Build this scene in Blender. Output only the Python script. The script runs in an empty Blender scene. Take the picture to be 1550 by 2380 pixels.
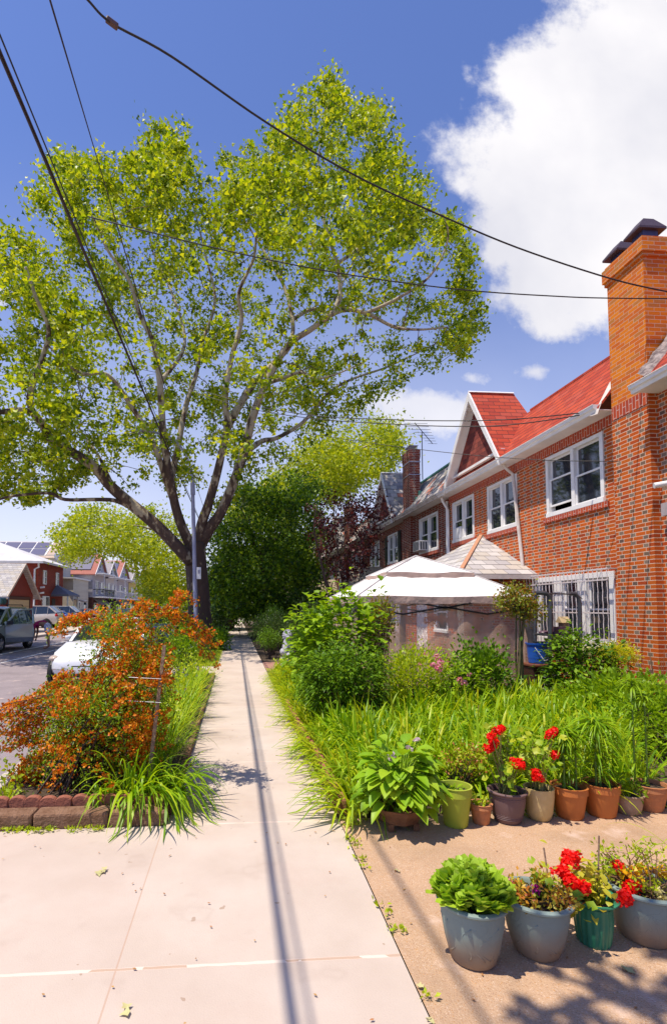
import bpy, math, random
import numpy as np
from mathutils import Vector, noise as mnoise
R=random.Random(7); rng=np.random.default_rng(7)
PI=math.pi
sc=bpy.context.scene; COL=sc.collection
# ---------------------------------------------------------------- camera
F=1200.; YAW=math.radians(4.4); TLT=math.radians(3.1); EYE=1.6
CX=548+F*math.tan(YAW); CY=1412-F*math.tan(TLT)
_f=np.array([math.sin(YAW)*math.cos(TLT),math.cos(YAW)*math.cos(TLT),math.sin(TLT)])
_r=np.array([math.cos(YAW),-math.sin(YAW),0.])
_u=np.array([-math.sin(YAW)*math.sin(TLT),-math.cos(YAW)*math.sin(TLT),math.cos(TLT)])
def at(px,py,Y):
    d=_f+_r*(px-CX)/F-_u*(py-CY)/F
    return np.array([0,0,EYE])+d*(Y/d[1])
def onz(px,py,z=0.):
    d=_f+_r*(px-CX)/F-_u*(py-CY)/F
    return np.array([0,0,EYE])+d*((z-EYE)/d[2])
def atv(P,Y):
    P=np.asarray(P,float); d=_f[None]+_r[None]*((P[:,0]-CX)/F)[:,None]-_u[None]*((P[:,1]-CY)/F)[:,None]
    return np.array([[0,0,EYE]])+d*(np.asarray(Y)/d[:,1])[:,None]
cd=bpy.data.cameras.new('camera'); cam=bpy.data.objects.new('camera',cd); COL.objects.link(cam)
cam.location=(0,0,EYE); cam.rotation_euler=(PI/2+TLT,0,-YAW)
cd.sensor_width=36; cd.lens=F/2380*36; cd.shift_x=(775-CX)/2380; cd.shift_y=(CY-1190)/2380
cd.clip_end=4000; sc.camera=cam
# ---------------------------------------------------------------- materials
def nd(nt,t,**k):
    n=nt.nodes.new(t)
    for a,b in k.items():
        if a.startswith('i_'):
            key=a[2:]; key=int(key) if key.isdigit() else key.replace('_',' ')
            n.inputs[key].default_value=b
        else: setattr(n,a,b)
    return n
def mth(nt,op,a,b=None,c=None):
    n=nt.nodes.new('ShaderNodeMath'); n.operation=op
    for i,x in enumerate((a,b,c)):
        if x is None: continue
        if isinstance(x,(int,float)): n.inputs[i].default_value=x
        else: nt.links.new(x,n.inputs[i])
    return n.outputs[0]
def mixc(nt,f,a,b,blend='MIX'):
    n=nt.nodes.new('ShaderNodeMix'); n.data_type='RGBA'; n.blend_type=blend
    for i,x in ((0,f),(6,a),(7,b)):
        if isinstance(x,(int,float)): n.inputs[i].default_value=x
        elif isinstance(x,tuple): n.inputs[i].default_value=(*x[:3],1)
        else: nt.links.new(x,n.inputs[i])
    return n.outputs[2]
def newmat(name):
    m=bpy.data.materials.new(name); m.use_nodes=True; nt=m.node_tree
    return m,nt,nt.nodes['Principled BSDF']
def tex_noise(nt,scale,detail=4,vec=None,rough=.55):
    n=nd(nt,'ShaderNodeTexNoise',i_Scale=scale,i_Detail=detail,i_Roughness=rough)
    if vec is not None: nt.links.new(vec,n.inputs['Vector'])
    return n.outputs['Fac']
def ramp(nt,f,stops):
    n=nt.nodes.new('ShaderNodeValToRGB'); e=n.color_ramp.elements
    while len(e)<len(stops): e.new(.5)
    for i,(p,c) in enumerate(stops): e[i].position=p; e[i].color=(*c,1)
    nt.links.new(f,n.inputs[0]); return n.outputs[0]
def pm(name,c1,c2=None,rough=.7,scale=6,bump=0,bscale=40,metal=0,spec=.4,coat=0):
    m,nt,b=newmat(name)
    if c2 is None: c2=tuple(x*.8 for x in c1)
    pos=nd(nt,'ShaderNodeNewGeometry').outputs['Position']
    f=tex_noise(nt,scale,5,pos)
    nt.links.new(ramp(nt,f,[(.35,c1),(.68,c2)]),b.inputs['Base Color'])
    b.inputs['Roughness'].default_value=rough; b.inputs['Metallic'].default_value=metal
    b.inputs['Specular IOR Level'].default_value=spec; b.inputs['Coat Weight'].default_value=coat
    if bump:
        bn=nd(nt,'ShaderNodeBump',i_Strength=bump,i_Distance=.02)
        nt.links.new(tex_noise(nt,bscale,4,pos),bn.inputs['Height']); nt.links.new(bn.outputs[0],b.inputs['Normal'])
    return m
def uvw(nt):
    """u runs along the wall, v up"""
    g=nd(nt,'ShaderNodeNewGeometry'); s=nd(nt,'ShaderNodeSeparateXYZ'); nt.links.new(g.outputs['Position'],s.inputs[0])
    n=nd(nt,'ShaderNodeSeparateXYZ'); nt.links.new(g.outputs['True Normal'],n.inputs[0])
    ax=mth(nt,'ABSOLUTE',n.outputs[0]); ay=mth(nt,'ABSOLUTE',n.outputs[1])
    k=mth(nt,'GREATER_THAN',ay,ax)
    u=mth(nt,'ADD',mth(nt,'MULTIPLY',s.outputs[0],k),mth(nt,'MULTIPLY',s.outputs[1],mth(nt,'SUBTRACT',1,k)))
    return u,s.outputs[2],g.outputs['Position'],s,k
def brick(name,cols,mortar,header=None,P=.528,a=.2095,h=.0678,mw=.0062,swap=False,vary=.5,bump=.5,soil=None):
    m,nt,b=newmat(name); u,v,pos,_,_k=uvw(nt)
    if swap: u,v=v,u
    row=mth(nt,'FLOOR',mth(nt,'DIVIDE',v,h)); fv=mth(nt,'SUBTRACT',v,mth(nt,'MULTIPLY',row,h))
    par=mth(nt,'FLOORED_MODULO',row,2.0)
    uu=mth(nt,'ADD',mth(nt,'ADD',u,200*P),mth(nt,'MULTIPLY',par,P/2 if header else a/2))
    pp=P if header else a
    col=mth(nt,'FLOOR',mth(nt,'DIVIDE',uu,pp)); t=mth(nt,'SUBTRACT',uu,mth(nt,'MULTIPLY',col,pp))
    eu=mth(nt,'MINIMUM',t,mth(nt,'SUBTRACT',pp,t)); idn=mth(nt,'MULTIPLY',col,3)
    hd=None
    if header:
        for bb in (a,2*a): eu=mth(nt,'MINIMUM',eu,mth(nt,'ABSOLUTE',mth(nt,'SUBTRACT',t,bb))); idn=mth(nt,'ADD',idn,mth(nt,'GREATER_THAN',t,bb))
        hd=mth(nt,'GREATER_THAN',t,2*a)
    ev=mth(nt,'MINIMUM',fv,mth(nt,'SUBTRACT',h,fv)); e=mth(nt,'MINIMUM',eu,ev)
    e=mth(nt,'ADD',e,mth(nt,'MULTIPLY',mth(nt,'SUBTRACT',tex_noise(nt,60,2,pos),.5),.006))
    mask=mth(nt,'LESS_THAN',e,mw)
    cx=nd(nt,'ShaderNodeCombineXYZ'); nt.links.new(idn,cx.inputs[0]); nt.links.new(row,cx.inputs[1]); nt.links.new(_k,cx.inputs[2])
    w=nd(nt,'ShaderNodeTexWhiteNoise',noise_dimensions='3D'); nt.links.new(cx.outputs[0],w.inputs['Vector'])
    n=len(cols); c=ramp(nt,w.outputs['Value'],[(i/(n-1),x) for i,x in enumerate(cols)])
    c=mixc(nt,mth(nt,'MULTIPLY',tex_noise(nt,30,4,pos),.35),c,tuple(x*.6 for x in cols[0]))
    if header:
        hcol=ramp(nt,w.outputs['Value'],[(0,header[0]),(.5,header[1]),(1,header[2])])
        c=mixc(nt,hd,c,hcol)
    mc=mixc(nt,tex_noise(nt,9,3,pos),mortar,tuple(x*.7 for x in mortar))
    c=mixc(nt,mask,c,mc)
    nt.links.new(c,b.inputs['Base Color']); b.inputs['Roughness'].default_value=.85; b.inputs['Specular IOR Level'].default_value=.25
    bn=nd(nt,'ShaderNodeBump',i_Strength=bump,i_Distance=.012)
    hh=mth(nt,'ADD',mth(nt,'SUBTRACT',1,mask),mth(nt,'MULTIPLY',tex_noise(nt,90,3,pos),.3))
    nt.links.new(hh,bn.inputs['Height']); nt.links.new(bn.outputs[0],b.inputs['Normal'])
    return m
def shingle(name,cols,w=.3,h=.13,dark=.45,vary=1.,gap=.008):
    """rows of roof tiles; each course gets a dark lower edge (the butt of the tile) and its own colour"""
    m,nt,b=newmat(name); u,v,pos,_,_k=uvw(nt)
    row=mth(nt,'FLOOR',mth(nt,'DIVIDE',v,h)); fv=mth(nt,'SUBTRACT',v,mth(nt,'MULTIPLY',row,h))
    uu=mth(nt,'ADD',mth(nt,'ADD',u,300.),mth(nt,'MULTIPLY',row,w*.37))
    col=mth(nt,'FLOOR',mth(nt,'DIVIDE',uu,w)); t=mth(nt,'SUBTRACT',uu,mth(nt,'MULTIPLY',col,w))
    eu=mth(nt,'MINIMUM',t,mth(nt,'SUBTRACT',w,t))
    mask=mth(nt,'MAXIMUM',mth(nt,'LESS_THAN',eu,gap*.6),mth(nt,'LESS_THAN',fv,gap*1.5))
    cx=nd(nt,'ShaderNodeCombineXYZ'); nt.links.new(col,cx.inputs[0]); nt.links.new(row,cx.inputs[1]); nt.links.new(_k,cx.inputs[2])
    wn=nd(nt,'ShaderNodeTexWhiteNoise',noise_dimensions='3D'); nt.links.new(cx.outputs[0],wn.inputs['Vector'])
    n=len(cols); r=nd(nt,'ShaderNodeValToRGB'); e=r.color_ramp.elements
    while len(e)<n: e.new(.5)
    for i,x in enumerate(cols): e[i].position=i/n; e[i].color=(*x,1)
    r.color_ramp.interpolation='CONSTANT'; nt.links.new(wn.outputs['Value'],r.inputs[0])
    c=mixc(nt,mth(nt,'MULTIPLY',tex_noise(nt,5,5,pos),.35),r.outputs[0],tuple(x*.6 for x in cols[0]))
    c=mixc(nt,mth(nt,'MULTIPLY',mask,dark),c,(.03,.02,.02))
    nt.links.new(c,b.inputs['Base Color']); b.inputs['Roughness'].default_value=.85; b.inputs['Specular IOR Level'].default_value=.25
    bn=nd(nt,'ShaderNodeBump',i_Strength=.5,i_Distance=.015)
    hh=mth(nt,'ADD',mth(nt,'MULTIPLY',mth(nt,'SUBTRACT',1,mth(nt,'DIVIDE',fv,h)),1),mth(nt,'MULTIPLY',tex_noise(nt,60,3,pos),.4))
    nt.links.new(hh,bn.inputs['Height']); nt.links.new(bn.outputs[0],b.inputs['Normal'])
    return m
def leafm(name,cols,trans=.45,rough=.45,spec=.35,pos=None):
    m,nt,b=newmat(name); g=nd(nt,'ShaderNodeNewGeometry')
    n=len(cols); c=ramp(nt,g.outputs['Random Per Island'],[((pos[i] if pos else i/(n-1)),x) for i,x in enumerate(cols)])
    c=mixc(nt,mth(nt,'MULTIPLY',tex_noise(nt,35,3,g.outputs['Position']),.3),c,tuple(x*.55 for x in cols[0]))
    nt.links.new(c,b.inputs['Base Color']); b.inputs['Roughness'].default_value=rough; b.inputs['Specular IOR Level'].default_value=spec
    tr=nd(nt,'ShaderNodeBsdfTranslucent'); nt.links.new(mixc(nt,1.,c,(1.25,1.1,.5),'MULTIPLY'),tr.inputs['Color'])
    mx=nd(nt,'ShaderNodeMixShader'); mx.inputs[0].default_value=trans
    nt.links.new(b.outputs[0],mx.inputs[1]); nt.links.new(tr.outputs[0],mx.inputs[2])
    nt.links.new(mx.outputs[0],nt.nodes['Material Output'].inputs['Surface']); return m
# ---------------------------------------------------------------- objects
def tag(o,label=None,cat=None,group=None,kind=None):
    if label: o['label']=label
    if cat: o['category']=cat
    if group: o['group']=group
    if kind: o['kind']=kind
    return o
def thing(name,label,cat,loc=(0,0,0),group=None):
    o=bpy.data.objects.new(name,None); COL.objects.link(o); o.location=[float(x) for x in loc]; o.empty_display_size=.2
    return tag(o,label,cat,group)
def wloc(o):
    v=np.zeros(3)
    while o is not None: v=v+np.array(o.location); o=o.parent
    return v
def npmesh(name,V,Fs,mat,parent=None,smooth=False,own=None):
    """one mesh object from arrays of vertices and faces (world coordinates; shifted to the parent's origin)"""
    V=np.asarray(V,dtype=np.float64)
    off=wloc(parent) if parent is not None else np.zeros(3)
    V=V-off
    me=bpy.data.meshes.new(name); me.vertices.add(len(V)); me.vertices.foreach_set('co',V.astype(np.float32).ravel())
    if not isinstance(Fs,(list,tuple)): Fs=[Fs]
    idx=[];tot=[]
    for Fa in Fs:
        Fa=np.asarray(Fa,dtype=np.int32)
        if Fa.size: idx.append(Fa.ravel()); tot.append(np.full(len(Fa),Fa.shape[1],np.int32))
    idx=np.concatenate(idx); tot=np.concatenate(tot); st=np.concatenate([[0],np.cumsum(tot)[:-1]]).astype(np.int32)
    me.loops.add(len(idx)); me.loops.foreach_set('vertex_index',idx)
    me.polygons.add(len(tot)); me.polygons.foreach_set('loop_start',st); me.polygons.foreach_set('loop_total',tot)
    if smooth: me.polygons.foreach_set('use_smooth',np.ones(len(tot),bool))
    if mat is not None: me.materials.append(mat)
    me.update(calc_edges=True); me.validate()
    o=bpy.data.objects.new(name,me); COL.objects.link(o)
    if parent is not None: o.parent=parent
    return o
def unit(v): v=np.asarray(v,float); return v/max(1e-9,np.linalg.norm(v))
class MB:
    """collects simple shapes that become ONE mesh object"""
    def __init__(s): s.v=[]; s.f=[]
    def add(s,V,Fc):
        k=len(s.v); s.v+= [tuple(map(float,x)) for x in V]; s.f+=[tuple(i+k for i in f) for f in Fc]; return s
    def box(s,x0,x1,y0,y1,z0,z1):
        return s.add([(x0,y0,z0),(x1,y0,z0),(x1,y1,z0),(x0,y1,z0),(x0,y0,z1),(x1,y0,z1),(x1,y1,z1),(x0,y1,z1)],
          [(3,2,1,0),(4,5,6,7),(0,1,5,4),(1,2,6,5),(2,3,7,6),(3,0,4,7)])
    def beam(s,p,q,w,h=None,up=(0,0,1)):
        h=h or w; p=np.array(p,float);q=np.array(q,float);d=unit(q-p);u=np.array(up,float)
        if abs(d@u)>.95:u=np.array([1.,0,0])
        a=unit(np.cross(d,u))*w/2;b=unit(np.cross(a,d))*h/2
        V=[p-a-b,p+a-b,p+a+b,p-a+b,q-a-b,q+a-b,q+a+b,q-a+b]
        return s.add(V,[(3,2,1,0),(4,5,6,7),(0,1,5,4),(1,2,6,5),(2,3,7,6),(3,0,4,7)])
    def tube(s,pts,r,n=8,cap=True):
        pts=[np.array(p,float) for p in pts]; m=len(pts); rr=r if hasattr(r,'__len__') else [r]*m
        V=[];prev=None
        for i,p in enumerate(pts):
            d=unit(pts[min(i+1,m-1)]-pts[max(i-1,0)])
            if prev is None:
                a=np.cross(d,(0,0,1)) if abs(d[2])<.9 else np.cross(d,(1,0,0))
            else: a=prev-d*(prev@d)
            a=unit(a);prev=a;b=np.cross(d,a)
            for k in range(n):
                t=2*PI*k/n; V.append(p+(a*math.cos(t)+b*math.sin(t))*rr[i])
        Fc=[(i*n+k,i*n+(k+1)%n,(i+1)*n+(k+1)%n,(i+1)*n+k) for i in range(m-1) for k in range(n)]
        if cap: Fc+=[tuple(range(n-1,-1,-1)),tuple((m-1)*n+k for k in range(n))]
        return s.add(V,Fc)
    def lathe(s,prof,c=(0,0,0),n=28,axis='z',rmod=None,sq=None):
        V=[]
        for r,z in prof:
            for k in range(n):
                t=2*PI*k/n; q=r*(rmod(t,z) if rmod else 1)
                if axis=='z': V.append((c[0]+q*math.cos(t),c[1]+q*math.sin(t),c[2]+z))
                elif axis=='y': V.append((c[0]+q*math.cos(t),c[1]+z,c[2]+q*math.sin(t)))
                else: V.append((c[0]+z,c[1]+q*math.cos(t),c[2]+q*math.sin(t)))
        Fc=[(i*n+k,i*n+(k+1)%n,(i+1)*n+(k+1)%n,(i+1)*n+k) for i in range(len(prof)-1) for k in range(n)]
        return s.add(V,Fc)
    def prism(s,poly,d):
        """poly: 3-D points in a plane, d: extrusion vector"""
        n=len(poly); P=[np.array(p,float) for p in poly]; d=np.array(d,float)
        return s.add(P+[p+d for p in P],[tuple(range(n-1,-1,-1)),tuple(range(n,2*n))]+[(i,(i+1)%n,n+(i+1)%n,n+i) for i in range(n)])
    def ball(s,c,r,n=10,m=6):
        r=np.array(r if hasattr(r,'__len__') else (r,r,r),float); V=[]
        for i in range(m+1):
            p=PI*i/m
            for k in range(n):
                t=2*PI*k/n; V.append((c[0]+r[0]*math.sin(p)*math.cos(t),c[1]+r[1]*math.sin(p)*math.sin(t),c[2]+r[2]*math.cos(p)))
        return s.add(V,[(i*n+k,(i+1)*n+k,(i+1)*n+(k+1)%n,i*n+(k+1)%n) for i in range(m) for k in range(n)])
    def build(s,name,mat,parent=None,smooth=False,bevel=0,autos=None):
        off=wloc(parent) if parent is not None else np.zeros(3)
        me=bpy.data.meshes.new(name); me.from_pydata([tuple(np.array(v)-off) for v in s.v],[],s.f)
        if smooth: me.polygons.foreach_set('use_smooth',[True]*len(me.polygons))
        if mat is not None: me.materials.append(mat)
        o=bpy.data.objects.new(name,me); COL.objects.link(o)
        if parent is not None:o.parent=parent
        if bevel:
            b=o.modifiers.new('b','BEVEL'); b.width=bevel; b.segments=2; b.limit_method='ANGLE'; b.angle_limit=.6
        if smooth=='auto':
            for e in me.edges: pass
            me.set_sharp_from_angle(angle=.7)
        return o
def copy_tree(o,parent=None):
    c=o.copy(); COL.objects.link(c); c.parent=parent
    for ch in list(o.children): copy_tree(ch,c)
    return c
# ---------------------------------------------------------------- plants
def rand_dirs(n,up=0.):
    d=rng.normal(size=(n,3)); d/=np.linalg.norm(d,axis=1)[:,None]; d[:,2]+=up
    return d/np.linalg.norm(d,axis=1)[:,None]
def norm_rows(a): return a/np.maximum(1e-9,np.linalg.norm(a,axis=1))[:,None]
def leaves(P,D,L,W,fold=.15,N=None):
    """small folded leaves, four corners each"""
    n=len(P); D=norm_rows(D)
    if N is None: N=rand_dirs(n,.8)
    S=norm_rows(np.cross(D,N)); N=np.cross(S,D)
    L=np.broadcast_to(L,(n,))[:,None]; W=np.broadcast_to(W,(n,))[:,None]
    V=np.stack([P,P+D*L*.45+S*W*.5+N*W*fold,P+D*L,P+D*L*.45-S*W*.5+N*W*fold],1).reshape(-1,3)
    b=np.arange(n)[:,None]*4
    return V,np.concatenate([b+[0,1,2],b+[0,2,3]],0)
def lobed(P,D,L,fold=.1,N=None):
    """maple-like leaves: three pointed lobes"""
    n=len(P); D=norm_rows(D)
    if N is None: N=rand_dirs(n,.8)
    S=norm_rows(np.cross(D,N)); N=np.cross(S,D); L=np.broadcast_to(L,(n,))[:,None]
    pts=[(0,0,0),(.22,.55,.12),(.5,.22,.03),(1.,0,0),(.5,-.22,.03),(.22,-.55,.12)]
    V=np.stack([P+D*L*a+S*L*b+N*L*c for a,b,c in pts],1).reshape(-1,3); b=np.arange(n)[:,None]*6
    return V,np.concatenate([b+[0,1,2],b+[0,2,3],b+[0,3,4],b+[0,4,5]],0)
def blades(P,D,L,W,bend=.5,seg=5,prof='blade',crease=.12,twist=0.):
    """arching strips with a crease down the middle: grass blades, strap leaves, broad leaves"""
    n=len(P); D=norm_rows(D); L=np.broadcast_to(L,(n,)).astype(float); W=np.broadcast_to(W,(n,)).astype(float); bend=np.broadcast_to(bend,(n,)).astype(float)
    T=np.linspace(0,1,seg+1); out=[]
    side=norm_rows(np.cross(D,np.array([[0,0,1.]]))+rng.normal(size=(n,3))*.05)
    for t in T:
        c=P+D*(L*t)[:,None]; c[:,2]-=L*bend*t**2.2
        c-=0
        w={'blade':(.55+.75*min(t*3,1)-.3)*(1-t**3)+.02,'broad':max(.04,math.sin(PI*min(1,t**.8))**.75),'oval':max(.05,(math.sin(PI*t**1.25))**.6),'lance':max(.04,math.sin(PI*t**.65)**.9)}[prof]
        up=np.zeros((n,3)); up[:,2]=1; nn=norm_rows(np.cross(side,D)); nn*=np.sign(nn[:,2:3]+1e-6)
        s=side*(W*w*.5)[:,None]
        out+= [c-s+nn*(W*w*crease)[:,None],c,c+s+nn*(W*w*crease)[:,None]]
    V=np.stack(out,1).reshape(-1,3); k=3*(seg+1); b=np.arange(n)[:,None]*k; Fc=[]
    for i in range(seg):
        a=i*3
        Fc+=[b+[a,a+1,a+4,a+3],b+[a+1,a+2,a+5,a+4]]
    return V,np.concatenate(Fc,0)
def join(parts):
    Vs=[];Fs={};k=0
    for V,Fc in parts:
        Vs.append(V); Fs.setdefault(Fc.shape[1],[]).append(Fc+k); k+=len(V)
    return np.concatenate(Vs),[np.concatenate(x) for x in Fs.values()]
def sticks(A,B,ra,rb,n=4,bow=None):
    """many thin tapered sticks at once"""
    A=np.asarray(A,float);B=np.asarray(B,float);m=len(A); ra=np.broadcast_to(ra,(m,));rb=np.broadcast_to(rb,(m,))
    d=norm_rows(B-A); h=np.where(np.abs(d[:,2:3])<.9,np.array([[0,0,1.]]),np.array([[1.,0,0]])); a=norm_rows(np.cross(d,h)); b=np.cross(d,a)
    rings=[]
    C=[(A,ra)]
    if bow is not None: C.append(((A+B)/2+bow,(ra+rb)/2))
    C.append((B,rb))
    for c,r in C:
        for k in range(n):
            t=2*PI*k/n; rings.append(c+(a*math.cos(t)+b*math.sin(t))*r[:,None])
    V=np.stack(rings,1).reshape(-1,3); s=n*len(C); o=np.arange(m)[:,None]*s; Fc=[]
    for i in range(len(C)-1):
        for k in range(n): Fc.append(o+[i*n+k,i*n+(k+1)%n,(i+1)*n+(k+1)%n,(i+1)*n+k])
    return V,np.concatenate(Fc,0)
def inpoly(P,poly):
    x,y=P[:,0],P[:,1]; c=np.zeros(len(P),bool); n=len(poly)
    for i in range(n):
        x1,y1=poly[i];x2,y2=poly[(i+1)%n]
        if y1==y2: continue
        k=((y1>y)!=(y2>y))&(x<(x2-x1)*(y-y1)/(y2-y1)+x1); c^=k
    return c
def edged(P,poly):
    d=np.full(len(P),1e9); n=len(poly)
    for i in range(n):
        a=np.array(poly[i],float);b=np.array(poly[(i+1)%n],float);ab=b-a
        t=np.clip(((P-a)@ab)/(ab@ab),0,1); d=np.minimum(d,np.linalg.norm(P-a-t[:,None]*ab,axis=1))
    return d
def sample_crown(poly,n,Y0,dmax,emax,gap=-.1,gs=.35):
    """cluster centres filling a crown: wide in the middle, thin at the rim"""
    lo=np.min(poly,0);hi=np.max(poly,0);out=[]
    while len(out)<n:
        P=rng.uniform(lo,hi,(4000,2)); P=P[inpoly(P,poly)]; e=np.minimum(edged(P,poly)/emax,1)
        Y=Y0+rng.uniform(-1,1,len(P))*(.12+.88*np.sqrt(1-(1-e)**2))*dmax
        Q=atv(P,Y)
        for q in Q:
            if mnoise.noise(Vector(q)*gs)>gap: out.append(q)
            if len(out)>=n: break
    return np.array(out)
# ---------------------------------------------------------------- light and sky
SUN=np.array([-.36,-.15,1.]); SUN/=np.linalg.norm(SUN)
sl=bpy.data.lights.new('sun','SUN'); sl.energy=5.0; sl.angle=math.radians(.42); sl.color=(1,.91,.76)
so=bpy.data.objects.new('sun',sl); COL.objects.link(so); so.rotation_euler=Vector(SUN).to_track_quat('Z','Y').to_euler()
w=bpy.data.worlds.new('World'); sc.world=w; w.use_nodes=True; nt=w.node_tree; bg=nt.nodes['Background']
sky=nd(nt,'ShaderNodeTexSky',sky_type='NISHITA'); sky.sun_disc=False
sky.sun_elevation=math.asin(SUN[2]); sky.sun_rotation=math.atan2(SUN[0],SUN[1]); sky.air_density=1.0; sky.dust_density=.25; sky.ozone_density=2.2
tc=nd(nt,'ShaderNodeTexCoord'); sp=nd(nt,'ShaderNodeSeparateXYZ'); nt.links.new(tc.outputs['Generated'],sp.inputs[0])
yy=mth(nt,'MAXIMUM',sp.outputs[1],.02); cu=mth(nt,'DIVIDE',sp.outputs[0],yy); cv=mth(nt,'DIVIDE',sp.outputs[2],yy)
def uvdir(px,py):
    p=at(px,py,100.); return p[0]/100,(p[2]-EYE)/100
cb=nd(nt,'ShaderNodeCombineXYZ'); nt.links.new(cu,cb.inputs[0]); nt.links.new(cv,cb.inputs[1])
n1=tex_noise(nt,5.5,9,cb.outputs[0],.62); n2=tex_noise(nt,2.2,5,cb.outputs[0],.5)
def blob(px,py,rx,ry):
    u0,v0=uvdir(px,py); u1,_=uvdir(px+rx,py); _,v1=uvdir(px,py-ry)
    a=mth(nt,'DIVIDE',mth(nt,'SUBTRACT',cu,u0),u1-u0); b=mth(nt,'DIVIDE',mth(nt,'SUBTRACT',cv,v0),v1-v0)
    d=mth(nt,'SQRT',mth(nt,'ADD',mth(nt,'MULTIPLY',a,a),mth(nt,'MULTIPLY',b,b)))
    return mth(nt,'MULTIPLY',mth(nt,'SUBTRACT',1,d),min(rx,ry)/200.)
acc=None
for bl in [(1150,600,60,60),(1170,690,50,40),(1240,680,110,80),(1420,640,200,140),(1570,560,220,200),(1345,375,300,170),(1365,215,232,170),(1590,230,330,300),(1310,560,205,150),(1390,640,150,110),(1300,745,80,42),(1660,0,340,200),(1390,720,60,60)]:
    x=blob(*bl); acc=x if acc is None else mth(nt,'SMOOTH_MAX',acc,x,.12)
big=mth(nt,'ADD',acc,mth(nt,'MULTIPLY',mth(nt,'SUBTRACT',n1,.5),1.15))
mr=nd(nt,'ShaderNodeMapRange',interpolation_type='SMOOTHSTEP'); mr.inputs[1].default_value=-.07; mr.inputs[2].default_value=.2; nt.links.new(big,mr.inputs[0])
acc2=None
for bl in [(1245,862,100,34),(1092,880,60,40),(1010,950,220,80),(1290,740,120,60),(150,1245,60,22),(0,690,60,60),(60,1200,160,26)]:
    x=blob(*bl); acc2=x if acc2 is None else mth(nt,'SMOOTH_MAX',acc2,x,.05)
sm=mth(nt,'ADD',acc2,mth(nt,'MULTIPLY',mth(nt,'SUBTRACT',n1,.55),.8))
mr2=nd(nt,'ShaderNodeMapRange',interpolation_type='SMOOTHSTEP'); mr2.inputs[1].default_value=-.02; mr2.inputs[2].default_value=.2; nt.links.new(sm,mr2.inputs[0])
# thin veil low over the horizon
veil=mth(nt,'MULTIPLY',mth(nt,'POWER',mth(nt,'MAXIMUM',mth(nt,'SUBTRACT',1,mth(nt,'MULTIPLY',mth(nt,'ABSOLUTE',cv),1.0)),0),2.0),.85)
mask=mth(nt,'MAXIMUM',mth(nt,'MAXIMUM',mr.outputs[0],mth(nt,'MULTIPLY',mr2.outputs[0],.85)),veil)
tint=mixc(nt,1.,sky.outputs[0],(1.22,1.26,1.74),'MULTIPLY')
ccol=ramp(nt,n2,[(.34,(7.2,7.2,7.9)),(.6,(9.3,9.1,9.3))])
nt.links.new(mixc(nt,mask,tint,ccol),bg.inputs['Color']); bg.inputs['Strength'].default_value=.092
sc.view_settings.view_transform='Standard'; sc.view_settings.look='None'; sc.view_settings.exposure=.25; sc.view_settings.gamma=1
sc.cycles.max_bounces=8; sc.cycles.transparent_max_bounces=16; sc.cycles.diffuse_bounces=4
# ---------------------------------------------------------------- shared materials
white=pm('white_paint',(.8,.78,.76),(.7,.68,.67),rough=.5,scale=3,bump=.05)
dirtywhite=pm('aged_white',(.66,.6,.55),(.48,.42,.38),rough=.6,scale=5)
black=pm('black',(.012,.012,.014),rough=.45)
rubber=pm('rubber',(.02,.02,.02),rough=.85)
darkmetal=pm('dark_metal',(.06,.065,.08),(.09,.095,.11),rough=.4,metal=.3)
steel=pm('galvanised',(.42,.43,.47),(.3,.31,.36),rough=.4,metal=.5,scale=9)
chrome=pm('chrome',(.7,.7,.72),rough=.2,metal=1)
soil=pm('soil',(.06,.04,.025),(.11,.075,.05),rough=1,scale=25,bump=1,bscale=60)
wood=pm('weathered_wood',(.3,.2,.13),(.17,.1,.07),rough=.9,scale=25,bump=.5)
bark=pm('bark',(.09,.06,.045),(.05,.035,.03),rough=.95,scale=18,bump=.8)
copper=pm('green_copper',(.1,.32,.26),(.07,.2,.17),rough=.7,scale=10)
def glassmat(name,c=(.02,.025,.035),r=.04):
    m,nt,b=newmat(name); b.inputs['Base Color'].default_value=(*c,1); b.inputs['Roughness'].default_value=r; b.inputs['Specular IOR Level'].default_value=.9; b.inputs['Coat Weight'].default_value=.5; b.inputs['Coat Roughness'].default_value=.02
    g=nd(nt,'ShaderNodeNewGeometry'); bn=nd(nt,'ShaderNodeBump',i_Strength=.05,i_Distance=.05); nt.links.new(tex_noise(nt,1.5,1,g.outputs['Position']),bn.inputs['Height']); nt.links.new(bn.outputs[0],b.inputs['Normal'])
    return m
glass=glassmat('window_glass')
curtain=pm('curtain',(.1,.035,.04),(.05,.02,.025),rough=.9,scale=12)
HD=[(.15,.09,.055),(.24,.165,.12),(.11,.065,.05)]
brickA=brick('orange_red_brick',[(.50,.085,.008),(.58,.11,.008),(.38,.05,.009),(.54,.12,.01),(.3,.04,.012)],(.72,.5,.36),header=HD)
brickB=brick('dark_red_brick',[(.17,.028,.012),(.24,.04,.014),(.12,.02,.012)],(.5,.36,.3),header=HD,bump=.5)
brickC=brick('chimney_brick',[(.66,.17,.008),(.72,.21,.008),(.6,.13,.01),(.56,.11,.012),(.45,.18,.04)],(.62,.4,.28),mw=.0045)
soldier=brick('standing_brick',[(.5,.08,.025),(.42,.06,.025),(.36,.05,.03)],(.62,.42,.36),a=.24,h=.073,swap=True)
redroof=shingle('red_shingle',[(.42,.055,.026),(.48,.07,.032),(.36,.045,.025),(.44,.075,.045)],w=.3,h=.13,dark=.85,gap=.011)
slate=shingle('slate',[(.36,.32,.32),(.46,.42,.4),(.22,.2,.22),(.56,.5,.47),(.38,.35,.3),(.48,.43,.42),(.5,.17,.11),(.28,.26,.28)],w=.28,h=.19,dark=.6)
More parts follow.
